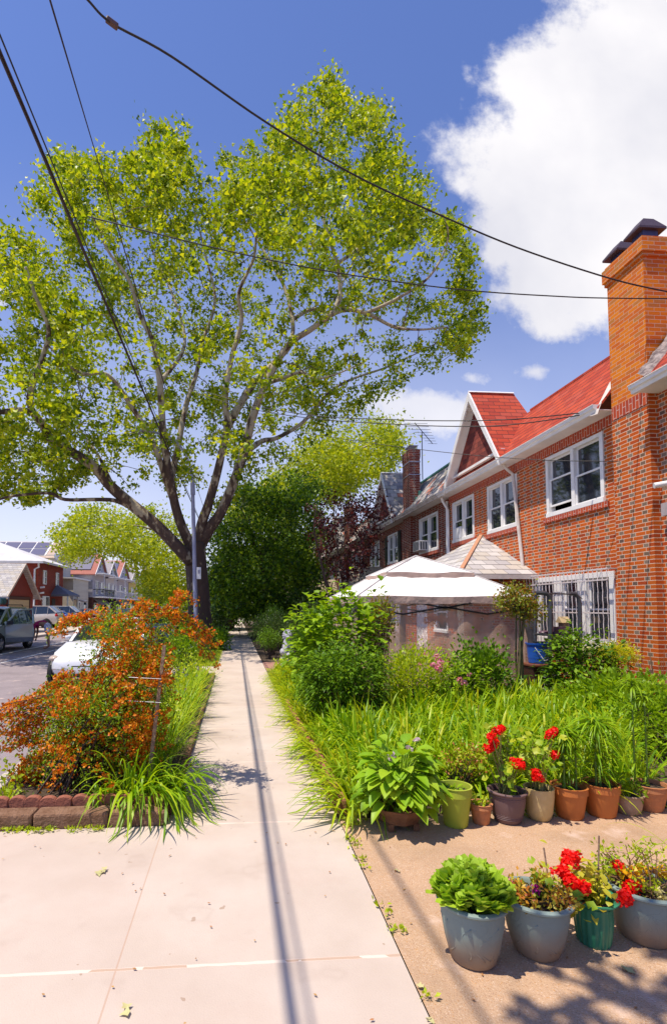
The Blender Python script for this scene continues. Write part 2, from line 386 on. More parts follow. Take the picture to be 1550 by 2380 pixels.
paleslate=shingle('pale_slate',[(.44,.41,.41),(.54,.51,.5),(.38,.36,.38),(.48,.43,.38)],w=.3,h=.13,dark=.75,gap=.01)
gableshing=shingle('gable_shingle',[(.22,.05,.04),(.3,.07,.05),(.16,.04,.035)],w=.2,h=.12,dark=.6)
tan=pm('tan_shingle',(.42,.34,.25),(.3,.24,.17),rough=.9,scale=9,bump=.5,bscale=20)
# ---------------------------------------------------------------- ground
def concrete():
    m,nt,b=newmat('sidewalk_concrete'); g=nd(nt,'ShaderNodeNewGeometry'); s=nd(nt,'ShaderNodeSeparateXYZ'); nt.links.new(g.outputs['Position'],s.inputs[0])
    pos=g.outputs['Position']
    wob=mth(nt,'MULTIPLY',mth(nt,'SUBTRACT',tex_noise(nt,9,4,pos),.5),.014)
    y=mth(nt,'ADD',mth(nt,'ADD',s.outputs[1],wob),7.6-2.42+.0); row=mth(nt,'FLOOR',mth(nt,'DIVIDE',y,1.52)); fy=mth(nt,'SUBTRACT',y,mth(nt,'MULTIPLY',row,1.52))
    ey=mth(nt,'MINIMUM',fy,mth(nt,'SUBTRACT',1.52,fy))
    ex=mth(nt,'ABSOLUTE',mth(nt,'ADD',s.outputs[0],.52)); lim=mth(nt,'LESS_THAN',s.outputs[1],3.95)
    j=mth(nt,'LESS_THAN',ey,.011); jx=mth(nt,'MULTIPLY',mth(nt,'LESS_THAN',ex,.004),lim)
    wide=mth(nt,'MULTIPLY',mth(nt,'LESS_THAN',mth(nt,'ABSOLUTE',mth(nt,'SUBTRACT',mth(nt,'ADD',s.outputs[1],wob),2.42)),.008),1)
    side=mth(nt,'GREATER_THAN',s.outputs[0],-.52)
    cx=nd(nt,'ShaderNodeCombineXYZ'); nt.links.new(row,cx.inputs[0]); nt.links.new(side,cx.inputs[1]); wn=nd(nt,'ShaderNodeTexWhiteNoise',noise_dimensions='2D'); nt.links.new(cx.outputs[0],wn.inputs['Vector'])
    c=ramp(nt,tex_noise(nt,1.3,6,pos,.6),[(.3,(.49,.40,.335)),(.5,(.55,.46,.395)),(.72,(.60,.52,.455))])
    c=mixc(nt,mth(nt,'MULTIPLY',wn.outputs['Value'],.22),c,(.47,.36,.32))
    c=mixc(nt,mth(nt,'MULTIPLY',mth(nt,'GREATER_THAN',tex_noise(nt,170,2,pos),.66),.35),c,(.35,.26,.22))
    c=mixc(nt,ramp(nt,tex_noise(nt,.9,7,pos,.7),[(.52,(0,0,0)),(.75,(.5,.5,.5))]),c,(.5,.36,.3))
    c=mixc(nt,mth(nt,'MULTIPLY',mth(nt,'GREATER_THAN',tex_noise(nt,11,2,pos),.72),.6),c,(.28,.17,.1))
    c=mixc(nt,mth(nt,'MULTIPLY',tex_noise(nt,260,2,pos),.35),c,(.34,.27,.22))
    c=mixc(nt,ramp(nt,tex_noise(nt,2.4,3,pos,.5),[(.6,(0,0,0)),(.66,(.22,.22,.22)),(.69,(.05,.05,.05))]),c,(.36,.27,.22))
    c=mixc(nt,j,c,mixc(nt,tex_noise(nt,8,3,pos),(.5,.34,.24),(.7,.6,.55))); c=mixc(nt,mth(nt,'MULTIPLY',jx,.55),c,(.42,.26,.18))
    c=mixc(nt,wide,c,mixc(nt,mth(nt,'GREATER_THAN',tex_noise(nt,2.2,4,pos),.5),(.64,.55,.47),(.46,.33,.25)))
    nt.links.new(c,b.inputs['Base Color']); b.inputs['Roughness'].default_value=.9; b.inputs['Specular IOR Level'].default_value=.2
    bn=nd(nt,'ShaderNodeBump',i_Strength=.35,i_Distance=.008)
    hh=mth(nt,'SUBTRACT',mth(nt,'ADD',mth(nt,'MULTIPLY',tex_noise(nt,120,3,pos),.35),mth(nt,'MULTIPLY',tex_noise(nt,6,4,pos),.7)),mth(nt,'ADD',mth(nt,'MULTIPLY',j,1.2),mth(nt,'MULTIPLY',jx,.7)))
    nt.links.new(hh,bn.inputs['Height']); nt.links.new(bn.outputs[0],b.inputs['Normal']); return m
def aggregate(name,base,peb,scale=90):
    m,nt,b=newmat(name); pos=nd(nt,'ShaderNodeNewGeometry').outputs['Position']
    vo=nd(nt,'ShaderNodeTexVoronoi',i_Scale=scale); nt.links.new(pos,vo.inputs['Vector'])
    hs=nd(nt,'ShaderNodeSeparateColor'); nt.links.new(vo.outputs['Color'],hs.inputs[0])
    c=ramp(nt,hs.outputs[0],[(i/(len(peb)-1),p) for i,p in enumerate(peb)])
    c=mixc(nt,mth(nt,'GREATER_THAN',vo.outputs['Distance'],.42),c,base)
    c=mixc(nt,ramp(nt,tex_noise(nt,1.6,6,pos,.65),[(.45,(0,0,0)),(.75,(.7,.7,.7))]),c,tuple(x*.62 for x in base))
    c=mixc(nt,ramp(nt,tex_noise(nt,2.7,5,pos,.6),[(.6,(0,0,0)),(.72,(.6,.6,.6))]),c,(.66,.5,.42))
    nt.links.new(c,b.inputs['Base Color']); b.inputs['Roughness'].default_value=.9; b.inputs['Specular IOR Level'].default_value=.2
    bn=nd(nt,'ShaderNodeBump',i_Strength=.5,i_Distance=.006); nt.links.new(mth(nt,'SUBTRACT',1,vo.outputs['Distance']),bn.inputs['Height']); nt.links.new(bn.outputs[0],b.inputs['Normal']); return m
conc=concrete()
agg=aggregate('exposed_aggregate',(.47,.31,.20),[(.5,.33,.22),(.42,.25,.14),(.6,.45,.34),(.52,.33,.2),(.33,.2,.13),(.5,.26,.1)],130)
asph=aggregate('asphalt',(.26,.215,.225),[(.3,.25,.26),(.24,.2,.21),(.34,.29,.3)],60)
paint=pm('road_paint',(.75,.72,.72),(.6,.56,.56),rough=.7,scale=12)
def sheet(name,poly,z,m,sub=None):
    V=[(x,y,z) for x,y in poly]
    return tag(npmesh(name,V,np.array([list(range(len(V)))]),m),kind='structure')
sheet('ground',[(-900,-60),(900,-60),(900,1500),(-900,1500)],-.13,pm('far_ground',(.1,.12,.06),(.16,.15,.1),rough=1,scale=.5))
sheet('road',[(-11.3,-12),(-2.0,-12),(-2.0,300),(-11.3,300)],-.12,asph)
sheet('road_crossing_apron',[(-1.99,12.5),(-.5,12.5),(-.5,14.2),(-1.99,14.2)],.004,conc)
sheet('sidewalk',[(-6,-6),(-6,3.93),(-.5,3.93),(-.5,200),(.78,200),(.78,3.75),(.76,2.1),(.76,-6)],.0,conc)
sheet('front_pavement',[(.764,-6),(.764,2.1),(.784,3.6),(.784,3.95),(9,3.95),(9,-6)],.003,agg)
sheet('garden_soil',[(.782,3.956),(6.9,3.956),(6.9,60),(.782,60)],-.004,soil)
sheet('planting_strip_soil',[(-2.0,14.205),(-.502,14.205),(-.502,200),(-2.0,200)],-.006,soil)
sheet('planter_soil',[(-1.98,4.0),(-.52,4.0),(-.52,12.4),(-1.98,12.4)],.05,soil)
sheet('front_walk',[(.79,13.1),(6.9,13.1),(6.9,15.2),(.79,15.2)],.006,pm('red_paving',(.4,.2,.15),(.3,.15,.12),rough=.9,scale=10,bump=.4))
sheet('far_sidewalk',[(-13.2,-12),(-11.45,-12),(-11.45,300),(-13.2,300)],.0,conc)
sheet('far_yards',[(-60,-12),(-13.2,-12),(-13.2,300),(-60,300)],-.004,pm('drive',(.42,.36,.34),(.34,.3,.28),rough=.9,scale=2))
for i,(x0,x1) in enumerate(((-8.62,-8.5),(-7.3,-7.2))): sheet('lane_marking',[(x0,-5),(x1,-5),(x1,250),(x0,250)],-.116,paint)
curbm=pm('curb_stone',(.5,.44,.42),(.36,.3,.28),rough=.9,scale=6,bump=.3)
def curb(name,x0,x1,y0,y1,z0,z1,m=curbm):
    o=MB().box(x0,x1,y0,y1,z0,z1).build(name,m,bevel=.015); return tag(o,kind='structure')
curb('curb',-2.15,-2.0,3.93,12.45,-.13,.06); curb('curb',-2.15,-2.0,14.25,200,-.13,.01); curb('curb',-11.45,-11.3,-12,300,-.13,.01)
curb('curb',-2.15,-2.0,-12,2.2,-.13,.01)
# planter edge by the drive
stone=pm('brown_curb_stone',(.17,.085,.045),(.28,.16,.1),rough=.95,scale=9,bump=1.2,bscale=45)
stonetop=stone
for k,(a,b_) in enumerate(((-2.15,-1.46),(-1.455,-.92),(-.915,-.5))):
    o=MB().box(a,b_-.004,3.94,4.1,-.02,.105).build('kerb_stone',stone,bevel=.018)
    tag(o,['brown kerb stone at the street end of the planter front','brown kerb stone in the middle of the planter front','short brown kerb stone under the strap leaves at the sidewalk corner of the planter'][k],'kerb stone','kerb stones edging the left planter')
red=pm('scalloped_brick',(.34,.12,.07),(.24,.085,.055),rough=.9,scale=12,bump=.5)
def scallop(x0,x1,y,z0,z1,n,axis='x'):
    mb=MB()
    for i in range(n):
        c=x0+(i+.5)*(x1-x0)/n; r=(x1-x0)/n*.52; pts=[]
        for k in range(9):
            t=PI*k/8; pts.append((c+r*math.cos(t),z1-.035+.035*math.sin(t)))
        pts=[(c+r,z0)]+pts+[(c-r,z0)]
        if axis=='x': mb.prism([(a,y,b) for a,b in pts],(0,.055,0))
        else: mb.prism([(y,a,b) for a,b in pts],(.055,0,0))
    return mb
for k in range(6):
    o=scallop(-1.94+k*.235,-1.94+k*.235+.23,4.125+.012*math.sin(k*2.3),.04,.165,2).build('scalloped_edging',red,bevel=.006)
    tag(o,'red scalloped edging brick standing behind the brown kerb in front of the orange flowering shrub','edging brick','scalloped edging bricks along the planter front')
for k in range(7):
    x=.80; y0=4.0+k*.62
    o=scallop(y0,y0+.6,x+.01*math.sin(k),-.01,.15,3,'y').build('scalloped_edging',red,bevel=.006)
    tag(o,'red scalloped edging brick between the sidewalk and the strap leaves of the right hand garden','edging brick','scalloped edging bricks along the garden bed')
# ---------------------------------------------------------------- row houses on the right
def mapX(X,s=1): return lambda u,v,w_: (X+s*w_,u,v)      # wall across the street axis; w_ goes inwards
def mapY(Y,s=1): return lambda u,v,w_: (u,Y+s*w_,v)
def mbox(mb,M,u0,u1,v0,v1,w0,w1):
    P=[M(u0,v0,w0),M(u1,v0,w0),M(u1,v0,w1),M(u0,v0,w1),M(u0,v1,w0),M(u1,v1,w0),M(u1,v1,w1),M(u0,v1,w1)]
    return mb.add(P,[(3,2,1,0),(4,5,6,7),(0,1,5,4),(1,2,6,5),(2,3,7,6),(3,0,4,7)])
def wallo(mb,M,u0,u1,v0,v1,opens,rev=.12):
    us=sorted({u0,u1,*[o[0] for o in opens],*[o[1] for o in opens]}); vs=sorted({v0,v1,*[o[2] for o in opens],*[o[3] for o in opens]})
    for a,b_ in zip(us,us[1:]):
        for c,d in zip(vs,vs[1:]):
            mu,mv=(a+b_)/2,(c+d)/2
            if any(o[0]<mu<o[1] and o[2]<mv<o[3] for o in opens): continue
            mb.add([M(a,c,0),M(b_,c,0),M(b_,d,0),M(a,d,0)],[(0,1,2,3)])
    for a,b_,c,d in opens:
        for p,q in (((a,c),(b_,c)),((b_,c),(b_,d)),((b_,d),(a,d)),((a,d),(a,c))):
            mb.add([M(*p,0),M(*q,0),M(*q,rev),M(*p,rev)],[(0,1,2,3)])
def window(par,M,u0,u1,v0,v1,n=2,mat=white,fr=.09,sash=True,gl=None,name='window',cur=True,open_first=False,mulw=None):
    f=MB(); d0,d1=-.025,.13
    mbox(f,M,u0,u1,v0,v0+fr,d0-.02,d1); mbox(f,M,u0,u1,v1-fr*.8,v1,d0,d1)
    mbox(f,M,u0,u0+fr,v0+fr,v1-fr*.8,d0,d1); mbox(f,M,u1-fr,u1,v0+fr,v1-fr*.8,d0,d1)
    wd=(u1-u0-2*fr)/n; mul=mulw or fr*1.1
    for i in range(1,n):
        c=u0+fr+i*wd; mbox(f,M,c-mul/2,c+mul/2,v0+fr,v1-fr*.8,d0+.005,d1)
    F_=f.build(name,mat,par,bevel=.004)
    for i in range(n):
        a=u0+fr+i*wd+(mul/2 if i else 0); b_=u0+fr+(i+1)*wd-(mul/2 if i<n-1 else 0); z0=v0+fr; z1=v1-fr*.8; zm=(z0+z1)/2; s_=.035
        mb=MB()
        def sashf(p,q,w0,w1):
            mbox(mb,M,a,b_,p,p+s_,w0,w1); mbox(mb,M,a,b_,q-s_,q,w0,w1); mbox(mb,M,a,a+s_,p+s_,q-s_,w0,w1); mbox(mb,M,b_-s_,b_,p+s_,q-s_,w0,w1)
        lift=.13 if open_first and i==n-1 else 0
        sashf(zm-.02,z1,.055,.085); sashf(z0+lift,zm+.02+lift,.015,.05)
        mb.build('sash',mat,F_)
        g=MB(); g.add([M(a,zm-.02,.07),M(b_,zm-.02,.07),M(b_,z1,.07),M(a,z1,.07)],[(0,1,2,3)])
        g.add([M(a,z0+lift,.033),M(b_,z0+lift,.033),M(b_,zm+.02+lift,.033),M(a,zm+.02+lift,.033)],[(0,1,2,3)])
        g.build('pane',gl or glass,F_)
    return F_
def sill(par,M,u0,u1,v,m=soldier,drop=.11):
    mb=MB(); mbox(mb,M,u0-.1,u1+.1,v-drop,v-.004,-.045,.06); return mb.build('sill',m,par)
def gutter(par,X,y0,y1,z,m=white):
    mb=MB(); prof=[(0,0),(-.015,.05),(-.05,.07),(-.055,.12),(-.07,.125),(-.07,.135),(.06,.135),(.06,0)]
    mb.prism([(X+a,y0,z+b_) for a,b_ in prof],(0,y1-y0,0)); return mb.build('gutter',m,par)
def roofslope(name,par,m,x0,z0,x1,z1,y0,y1,th=.05,xb=11.5):
    mb=MB(); mb.prism([(x0,y0,z0),(x1,y0,z1),(xb,y0,z1+.02),(xb,y0,z1-th),(x1,y0,z1-th),(x0,y0,z0-th)],(0,y1-y0,0)); return mb.build(name,m,par)
def gable(par,X,yc,zp,ya,yb,ze,xb,mroof,mface,ridge=None):
    """front gable: two roof slopes, white barge boards, shingled triangle set back"""
    mb=MB(); th=.07
    for s,ye in ((-1,ya),(1,yb)):
        n_=np.array([0,(zp-ze)*s,abs(ye-yc)]); n_=n_/np.linalg.norm(n_)*th
        a=np.array([X,yc,zp]);b_=np.array([X,ye,ze]);c=np.array([xb+.3,ye,ze]);d=np.array([xb,yc,zp])
        mb.add([a,b_,c,d,a-n_,b_-n_,c-n_,d-n_],[(0,1,2,3),(7,6,5,4),(0,4,5,1),(1,5,6,2),(2,6,7,3)])
    g=mb.build('gable_roof',mroof,par)
    fb=MB()
    for s,ye in ((-1,ya),(1,yb)):
        fb.beam((X-.03,yc,zp-.06),(X-.03,ye,ze-.06),.05,.16,up=(1,0,0)) if False else fb.prism([(X-.04,yc,zp+.015),(X-.04,ye,ze+.015),(X-.04,ye+s*-.0,ze-.17),(X-.04,yc,zp-.24)],(.045,0,0))
        # soffit between the board and the face
        fb.prism([(X+.005,yc,zp-.13),(X+.005,ye-s*.02,ze-.1),(X+.26,ye-s*.02,ze-.1),(X+.26,yc,zp-.13)],(0,0,.02))
    fb.prism([(X-.03,yc-.03,zp+.01),(X-.03,yc+.03,zp+.01),(X-.03,yc,zp+.05)],(xb-X+.03,0,0))
    fb.build('barge_board',ridge or white,par)
    k=.2; zt=ze+.3
    yl=ya+(yc-ya)*((zt-ze)/(zp-ze)); yr=yb+(yc-yb)*((zt-ze)/(zp-ze))
    MB().prism([(X+.24,yl,zt),(X+.24,yr,zt),(X+.24,yc,zp-.1)],(.06,0,0)).build('gable_face',mface,par)
    MB().box(X+.14,X+.24,yl,yr,zt-.05,zt+.02).build('trim',white,par)
    return g
def chimney(par,x0,x1,y0,y1,zt,m,zb=0,fl=1.):
    mb=MB(); mb.box(x0,x1,y0,y1,zb,zt-.32)
    mb.box(x0-.03*fl,x1+.03*fl,y0-.03*fl,y1+.03*fl,zt-.32,zt-.25); mb.box(x0-.055*fl,x1+.055*fl,y0-.055*fl,y1+.055*fl,zt-.25,zt-.02); mb.box(x0-.02,x1+.02,y0-.02,y1+.02,zt-.02,zt+.03)
    return mb.build('chimney',m,par)
EZ=5.17
def houseA():
    h=thing('brick_row_house','orange red brick row house with red shingle roof, tall chimney and white framed gable','house',(6.78,8,0))
    X=6.78; M=mapX(X); y0,y1=7.4,15.85
    ops=[(8.93,10.7,3.55,4.87),(11.88,13.35,3.56,4.85),(14.15,15.6,3.6,4.86),(8.76,11.28,.84,2.26)]
    mb=MB(); wallo(mb,M,y0,y1,-.1,EZ,ops); mb.box(X+.01,12,y1-.02,y1,-.1,EZ); mb.build('wall',brickA,h)
    mb=MB(); mbox(mb,M,8.5,y1,EZ-.26,EZ-.05,-.022,.0); mb.build('soldier_course',soldier,h)
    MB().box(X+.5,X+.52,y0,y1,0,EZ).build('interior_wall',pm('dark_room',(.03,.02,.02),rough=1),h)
    for i,o in enumerate(ops[:3]):
        w_=window(h,M,*o,open_first=(i==0)); sill(h,M,o[0],o[1],o[2])
    # curtains behind the upper panes are left to the dark rooms; the ground floor window is three bays wide with a barred grille
    w4=window(h,M,*ops[3],n=3,fr=.13,mulw=.26)
    g=MB(); Xg=X-.17
    for k in range(22):
        y=8.74+k*(11.3-8.74)/21
        pts=[(Xg+.004*math.sin(j*2.1),y+.004*math.cos(j*2.1),.8+j*(2.32-.8)/18) for j in range(19)]
        g.tube(pts,.0085,4)
    for z in (.82,1.02,1.5,2.1,2.3): g.box(Xg-.012,Xg+.012,8.72,11.32,z-.012,z+.012)
    for y in (8.72,11.32):
        for z in (.82,2.3): g.box(Xg-.01,X,y-.012,y+.012,z-.012,z+.012)
    g.build('window_grille',pm('grille_paint',(.68,.6,.58),(.5,.42,.4),rough=.5,scale=20),h)
    # roof
    roofslope('roof',h,redroof,6.4,EZ,7.6,6.7,8.52,y1-.3)
    MB().box(7.58,7.66,8.5,12.6,6.69,6.74).build('ridge_cap',redroof,h)
    MB().box(6.4,X,8.52,y1-.02,EZ-.07,EZ-.055).build('soffit',white,h)
    gutter(h,6.38,8.56,y1-.05,EZ-.09)
    gable(h,6.36,13.42,7.49,11.88,15.25,5.21,7.62,redroof,gableshing)
    c=chimney(h,6.64,7.5,7.7,8.52,7.68,brickC,zb=5.06); MB().box(6.64,X+.0,7.7,8.52,-.1,5.06).build('chimney_breast',brickA,h)
    MB().box(6.628,6.64,7.72,8.5,4.9,5.13).build('chimney_band',soldier,h)
    for yc,xc in ((7.9,6.86),(8.36,6.82)):
        mb=MB(); mb.box(xc-.13,xc+.13,yc-.12,yc+.12,7.7,7.9); mb.build('flue_collar',pm('navy_metal',(.03,.04,.12),(.05,.06,.14),rough=.5),h)
        a,b_,t=.24,.09,.19
        z=7.86+(0.06 if yc<8 else 0); V=[(xc-a,yc-a*.75,z),(xc+a,yc-a*.75,z),(xc+a,yc+a*.75,z),(xc-a,yc+a*.75,z),(xc-b_,yc-b_,z+t),(xc+b_,yc-b_,z+t),(xc+b_,yc+b_,z+t),(xc-b_,yc+b_,z+t)]
        V+=[(x,y,z_-.035) for x,y,z_ in V[:4]]
        mb=MB().add(V,[(0,1,5,4),(1,2,6,5),(2,3,7,6),(3,0,4,7),(4,5,6,7),(8,9,1,0),(9,10,2,1),(10,11,3,2),(11,8,0,3),(11,10,9,8)])
        mb.build('chimney_cap',pm('black_mesh',(.035,.02,.03),(.1,.07,.09),rough=.5,scale=120),h)
    # leaning downspout, with a bend at the gutter
    MB().tube([(6.5,12.0,5.12),(6.56,11.99,5.0),(6.72,11.97,4.85),(6.72,11.62,2.5)],.04,8).build('downspout',dirtywhite,h,smooth='auto')
    MB().tube([(6.5,15.8,5.1),(6.56,15.82,4.95),(6.72,15.84,4.7),(6.72,15.84,3.3),(6.72,15.84,.3)],.04,8).build('downspout',white,h,smooth='auto')
    # loose flashing beside the chimney
    MB().add([(6.5,8.54,5.3),(6.42,8.56,5.2),(6.8,8.75,5.72),(6.95,8.53,5.85)],[(0,1,2,3)]).build('flashing',dirtywhite,h)
    MB().add([(6.36,8.5,5.02),(6.36,8.7,5.05),(6.42,8.6,5.2),(6.45,8.5,5.25)],[(0,1,2,3)]).build('flashing',dirtywhite,h)
    # porch with a hipped roof
    pr=[(4.98,11.15,2.36),(4.98,16.35,2.36),(6.78,16.35,2.36),(6.78,11.15,2.36)]
    mb=MB(); ap=(6.78,13.76,3.6); e=.03
    mb.add([pr[0],pr[1],pr[2],pr[3],ap]+[(x,y,z-.06) for x,y,z in pr],[(0,1,4),(0,4,3),(1,2,4),(5,6,1,0),(8,5,0,3),(6,7,2,1)])
    pf=mb.build('porch_roof',paleslate,h)
    hb=MB(); hb.beam((4.97,11.15,2.385),(6.77,13.76,3.61),.09,.03); hb.build('hip_tile',pm('rusty_tile',(.5,.2,.1),(.38,.25,.17),rough=.8,scale=20),h)
    MB().box(4.95,6.78,11.1,11.18,2.24,2.34).box(4.93,5.0,11.18,16.4,2.24,2.34).build('porch_fascia',dirtywhite,h)
    mb=MB()
    for y in (11.42,16.05): mb2=MB().box(5.04,5.15,y-.05,y+.06,0,2.24).build('porch_column',white,h,bevel=.01)
    MB2=mapX(5.35); mb=MB(); wallo(mb,MB2,12.3,16.0,0,2.3,[(14.15,15.05,.28,2.2),(12.7,13.6,.95,2.0)],.1); mb.box(5.351,6.78,12.3,12.31,0,2.3); mb.build('entry_wall',brickA,h)
    window(h,MB2,12.7,13.6,.95,2.0,n=1,fr=.07)
    d=MB(); mbox(d,MB2,14.15,15.05,.28,2.2,.04,.08); D=d.build('door',white,h)
    s=MB()
    for c in range(3):
        for r_ in range(7):
            cy=14.3+c*.3; cz=.45+r_*.26; pts=[(5.37+.01,cy+.09*math.cos(t)*(1-t/12),cz+.1*math.sin(t)*(1-t/12)) for t in np.linspace(0,9,14)]
            s.tube(pts,.009,4)
    for y in (14.17,14.45,14.75,15.02): s.box(5.365,5.385,y-.012,y+.012,.3,2.18)
    for z in (.32,1.05,1.5,2.16): s.box(5.365,5.385,14.15,15.04,z-.012,z+.012)
    s.build('scrollwork',pm('scroll_paint',(.75,.72,.74),(.55,.5,.52),rough=.5),D)
    MB().box(5.29,5.35,15.45,15.65,1.35,1.75).build('mailbox',white,h,bevel=.01)
    # three steps
    MB().box(4.6,5.35,13.9,15.3,0,.1).box(4.85,5.35,13.9,15.3,.1,.19).box(5.1,5.35,13.9,15.3,.19,.27).build('steps',pm('step',(.4,.2,.15),rough=.9),h)
    return h
hA=houseA()
# near neighbour at the right edge of the picture
def houseN():
    h=thing('brick_row_house','shaded brick house with white gutter at the right edge, nearer than the tall chimney','house',(6.82,5,0))
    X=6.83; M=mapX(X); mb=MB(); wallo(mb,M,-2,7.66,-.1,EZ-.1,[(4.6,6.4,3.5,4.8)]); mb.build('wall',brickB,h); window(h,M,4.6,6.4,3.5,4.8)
    roofslope('roof',h,redroof,6.36,EZ-.04,7.6,6.66,-2,7.64); gutter(h,6.34,-2,7.69,EZ-.14); MB().box(6.38,X,-2,7.66,EZ-.12,EZ-.105).build('soffit',white,h)
    # torn roofing felt curled up against the chimney
    V=[];n=9
    for i in range(n):
        t=i/(n-1); x=6.42+t*.75; z=EZ+.03+t*.9; V+=[(x,7.655,z+.16+.03*math.sin(i*2.4)),(x,7.50+.02*math.sin(i*1.7),z+.05),(x+.05,7.40,z-.0)]
    Fc=[(i*3+j,i*3+j+1,i*3+j+4,i*3+j+3) for i in range(n-1) for j in range(2)]
    MB().add(V,Fc).build('flashing',pm('torn_felt',(.12,.09,.09),(.4,.33,.3),rough=.9,scale=14,bump=1),h)
    MB().box(6.6,6.82,7.35,7.5,3.02,3.22).build('security_box',pm('box_grey',(.4,.33,.33),rough=.6),h)
    c=MB(); c.tube([(6.8,7.45,3.55),(6.66,7.47,3.55)],.02,8); c.tube([(6.7,7.42,3.53),(6.5,7.5,3.5)],.045,10); c.build('security_camera',white,h,smooth='auto')
    return h
houseN()
def houseB():
    h=thing('brick_row_house','dark brick row house with mottled slate roof and banded chimney, second from the camera','house',(6.78,16,0))
    X=6.8; M=mapX(X); y0,y1=15.86,27.1
    ops=[(16.85,18.6,3.55,4.86),(21.1,22.6,3.5,4.8),(24.0,25.6,3.5,4.8),(21.0,23.2,.9,2.2)]
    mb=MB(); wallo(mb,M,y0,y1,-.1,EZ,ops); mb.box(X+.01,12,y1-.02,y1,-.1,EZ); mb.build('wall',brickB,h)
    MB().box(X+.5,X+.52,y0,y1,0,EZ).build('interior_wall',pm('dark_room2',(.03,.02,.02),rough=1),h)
    for i,o in enumerate(ops): window(h,M,*o); sill(h,M,o[0],o[1],o[2])
    for y in (20.75,22.62): MB().box(X-.05,X,y,y+.33,3.5,4.8).build('shutter',black,h)
    ac=MB().box(X-.34,X-.02,17.75,18.4,3.62,3.98).build('air_conditioner',pm('ac_white',(.7,.68,.68),rough=.5),h,bevel=.01)
    a=MB(); 
    for k in range(7): a.box(X-.346,X-.34,17.8,18.35,3.66+k*.045,3.685+k*.045)
    for k in range(3): a.box(X-.3+k*.09,X-.24+k*.09,17.744,17.75,3.66,3.94)
    a.build('vent',darkmetal,ac)
    roofslope('roof',h,slate,6.4,EZ,7.6,6.7,y0-.3,y1)
    MB().box(7.55,7.68,y0+.4,y1,6.69,6.76).build('ridge_cap',copper,h)
    gutter(h,6.38,y0,y1,EZ-.09,dirtywhite); MB().box(6.4,X,y0+.02,y1,EZ-.07,EZ-.055).build('soffit',white,h)
    gable(h,6.36,22.0,7.5,20.5,23.9,5.2,7.62,slate,gableshing)
    c=chimney(h,6.64,7.05,19.15,19.97,7.66,brickB,fl=.35); b_=MB()
    for z in (7.2,6.7): b_.box(6.62,7.07,19.13,19.99,z,z+.025)
    b_.build('band',steel,c)
    cp=MB()
    for k in range(7):
        for (xa,ya) in ((6.72+k*.045,19.3),(6.72+k*.045,19.8)): cp.box(xa,xa+.008,ya,ya+.008,7.69,7.88)
        for xa in (6.72,7.0): cp.box(xa,xa+.008,19.3+k*.083,19.308+k*.083,7.69,7.88)
    cp.box(6.68,7.04,19.26,19.85,7.88,7.895); cp.build('chimney_cap',steel,h)
    f=MB()
    for k in range(3): f.box(6.72+k*.12,6.84+k*.12,19.02,19.14,5.35+k*.24,5.58+k*.24)
    f.build('flashing',copper,h)
    # gabled entrance porch
    mb=MB(); mb.prism([(5.0,22.4,2.3),(5.0,24.9,2.3),(5.0,23.65,3.5)],(1.8,0,0)); mb.build('porch_roof',tan,h)
    MB().box(5.3,6.8,22.6,24.7,0,2.3).build('entry_wall',brickB,h)
    MB().prism([(4.96,22.3,2.2),(4.96,22.45,2.2),(4.96,23.65,3.42),(4.96,24.85,2.2),(4.96,25.0,2.2),(4.96,23.65,3.6)],(.05,0,0)).build('barge_board',white,h)
    MB().box(5.26,5.3,23.2,24.1,.2,2.15).build('door',white,h)
    MB().tube([(6.72,15.92,5.0),(6.72,15.93,.3)],.04,8).build('downspout',white,h)
    return h
hB=houseB()
for k in range(1,8):
    c=copy_tree(hB); c.location=(6.78,16+11.25*k,0)
    c['label']='slate roofed brick row house, %s'%['just behind the purple maple','beyond the purple maple, its chimney against the leaves','the fourth slate roof down the row','the fifth slate roof down the row','the sixth slate roof down the row','the seventh slate roof, deep among the trees','the last and farthest one among the trees'][k-1]
    c['group']='brick row houses down the right side'
hB['group']='brick row houses down the right side'
# television aerial fixed to the second chimney
t=thing('tv_aerial','grey rooftop television aerial on a thin mast beside the second chimney','aerial',(7.12,19.1,6.3))
MB().tube([(7.12,19.08,6.5),(7.12,19.08,8.35)],.018,6).build('mast',darkmetal,t)
a=MB(); a.beam((6.7,18.6,8.5),(7.7,19.5,8.05),.02)
for k in range(8):
    s=k/7; c=np.array([6.7,18.6,8.5])*(1-s)+np.array([7.7,19.5,8.05])*s; l=.5-.3*s; v=np.array([-.62,.75,.25])
    a.beam(c-v*l,c+v*l,.012)
a.build('antenna',darkmetal,t)
MB().box(6.74,6.9,15.0,15.5,3.7,4.05).build('air_conditioner',white,hA,bevel=.01)
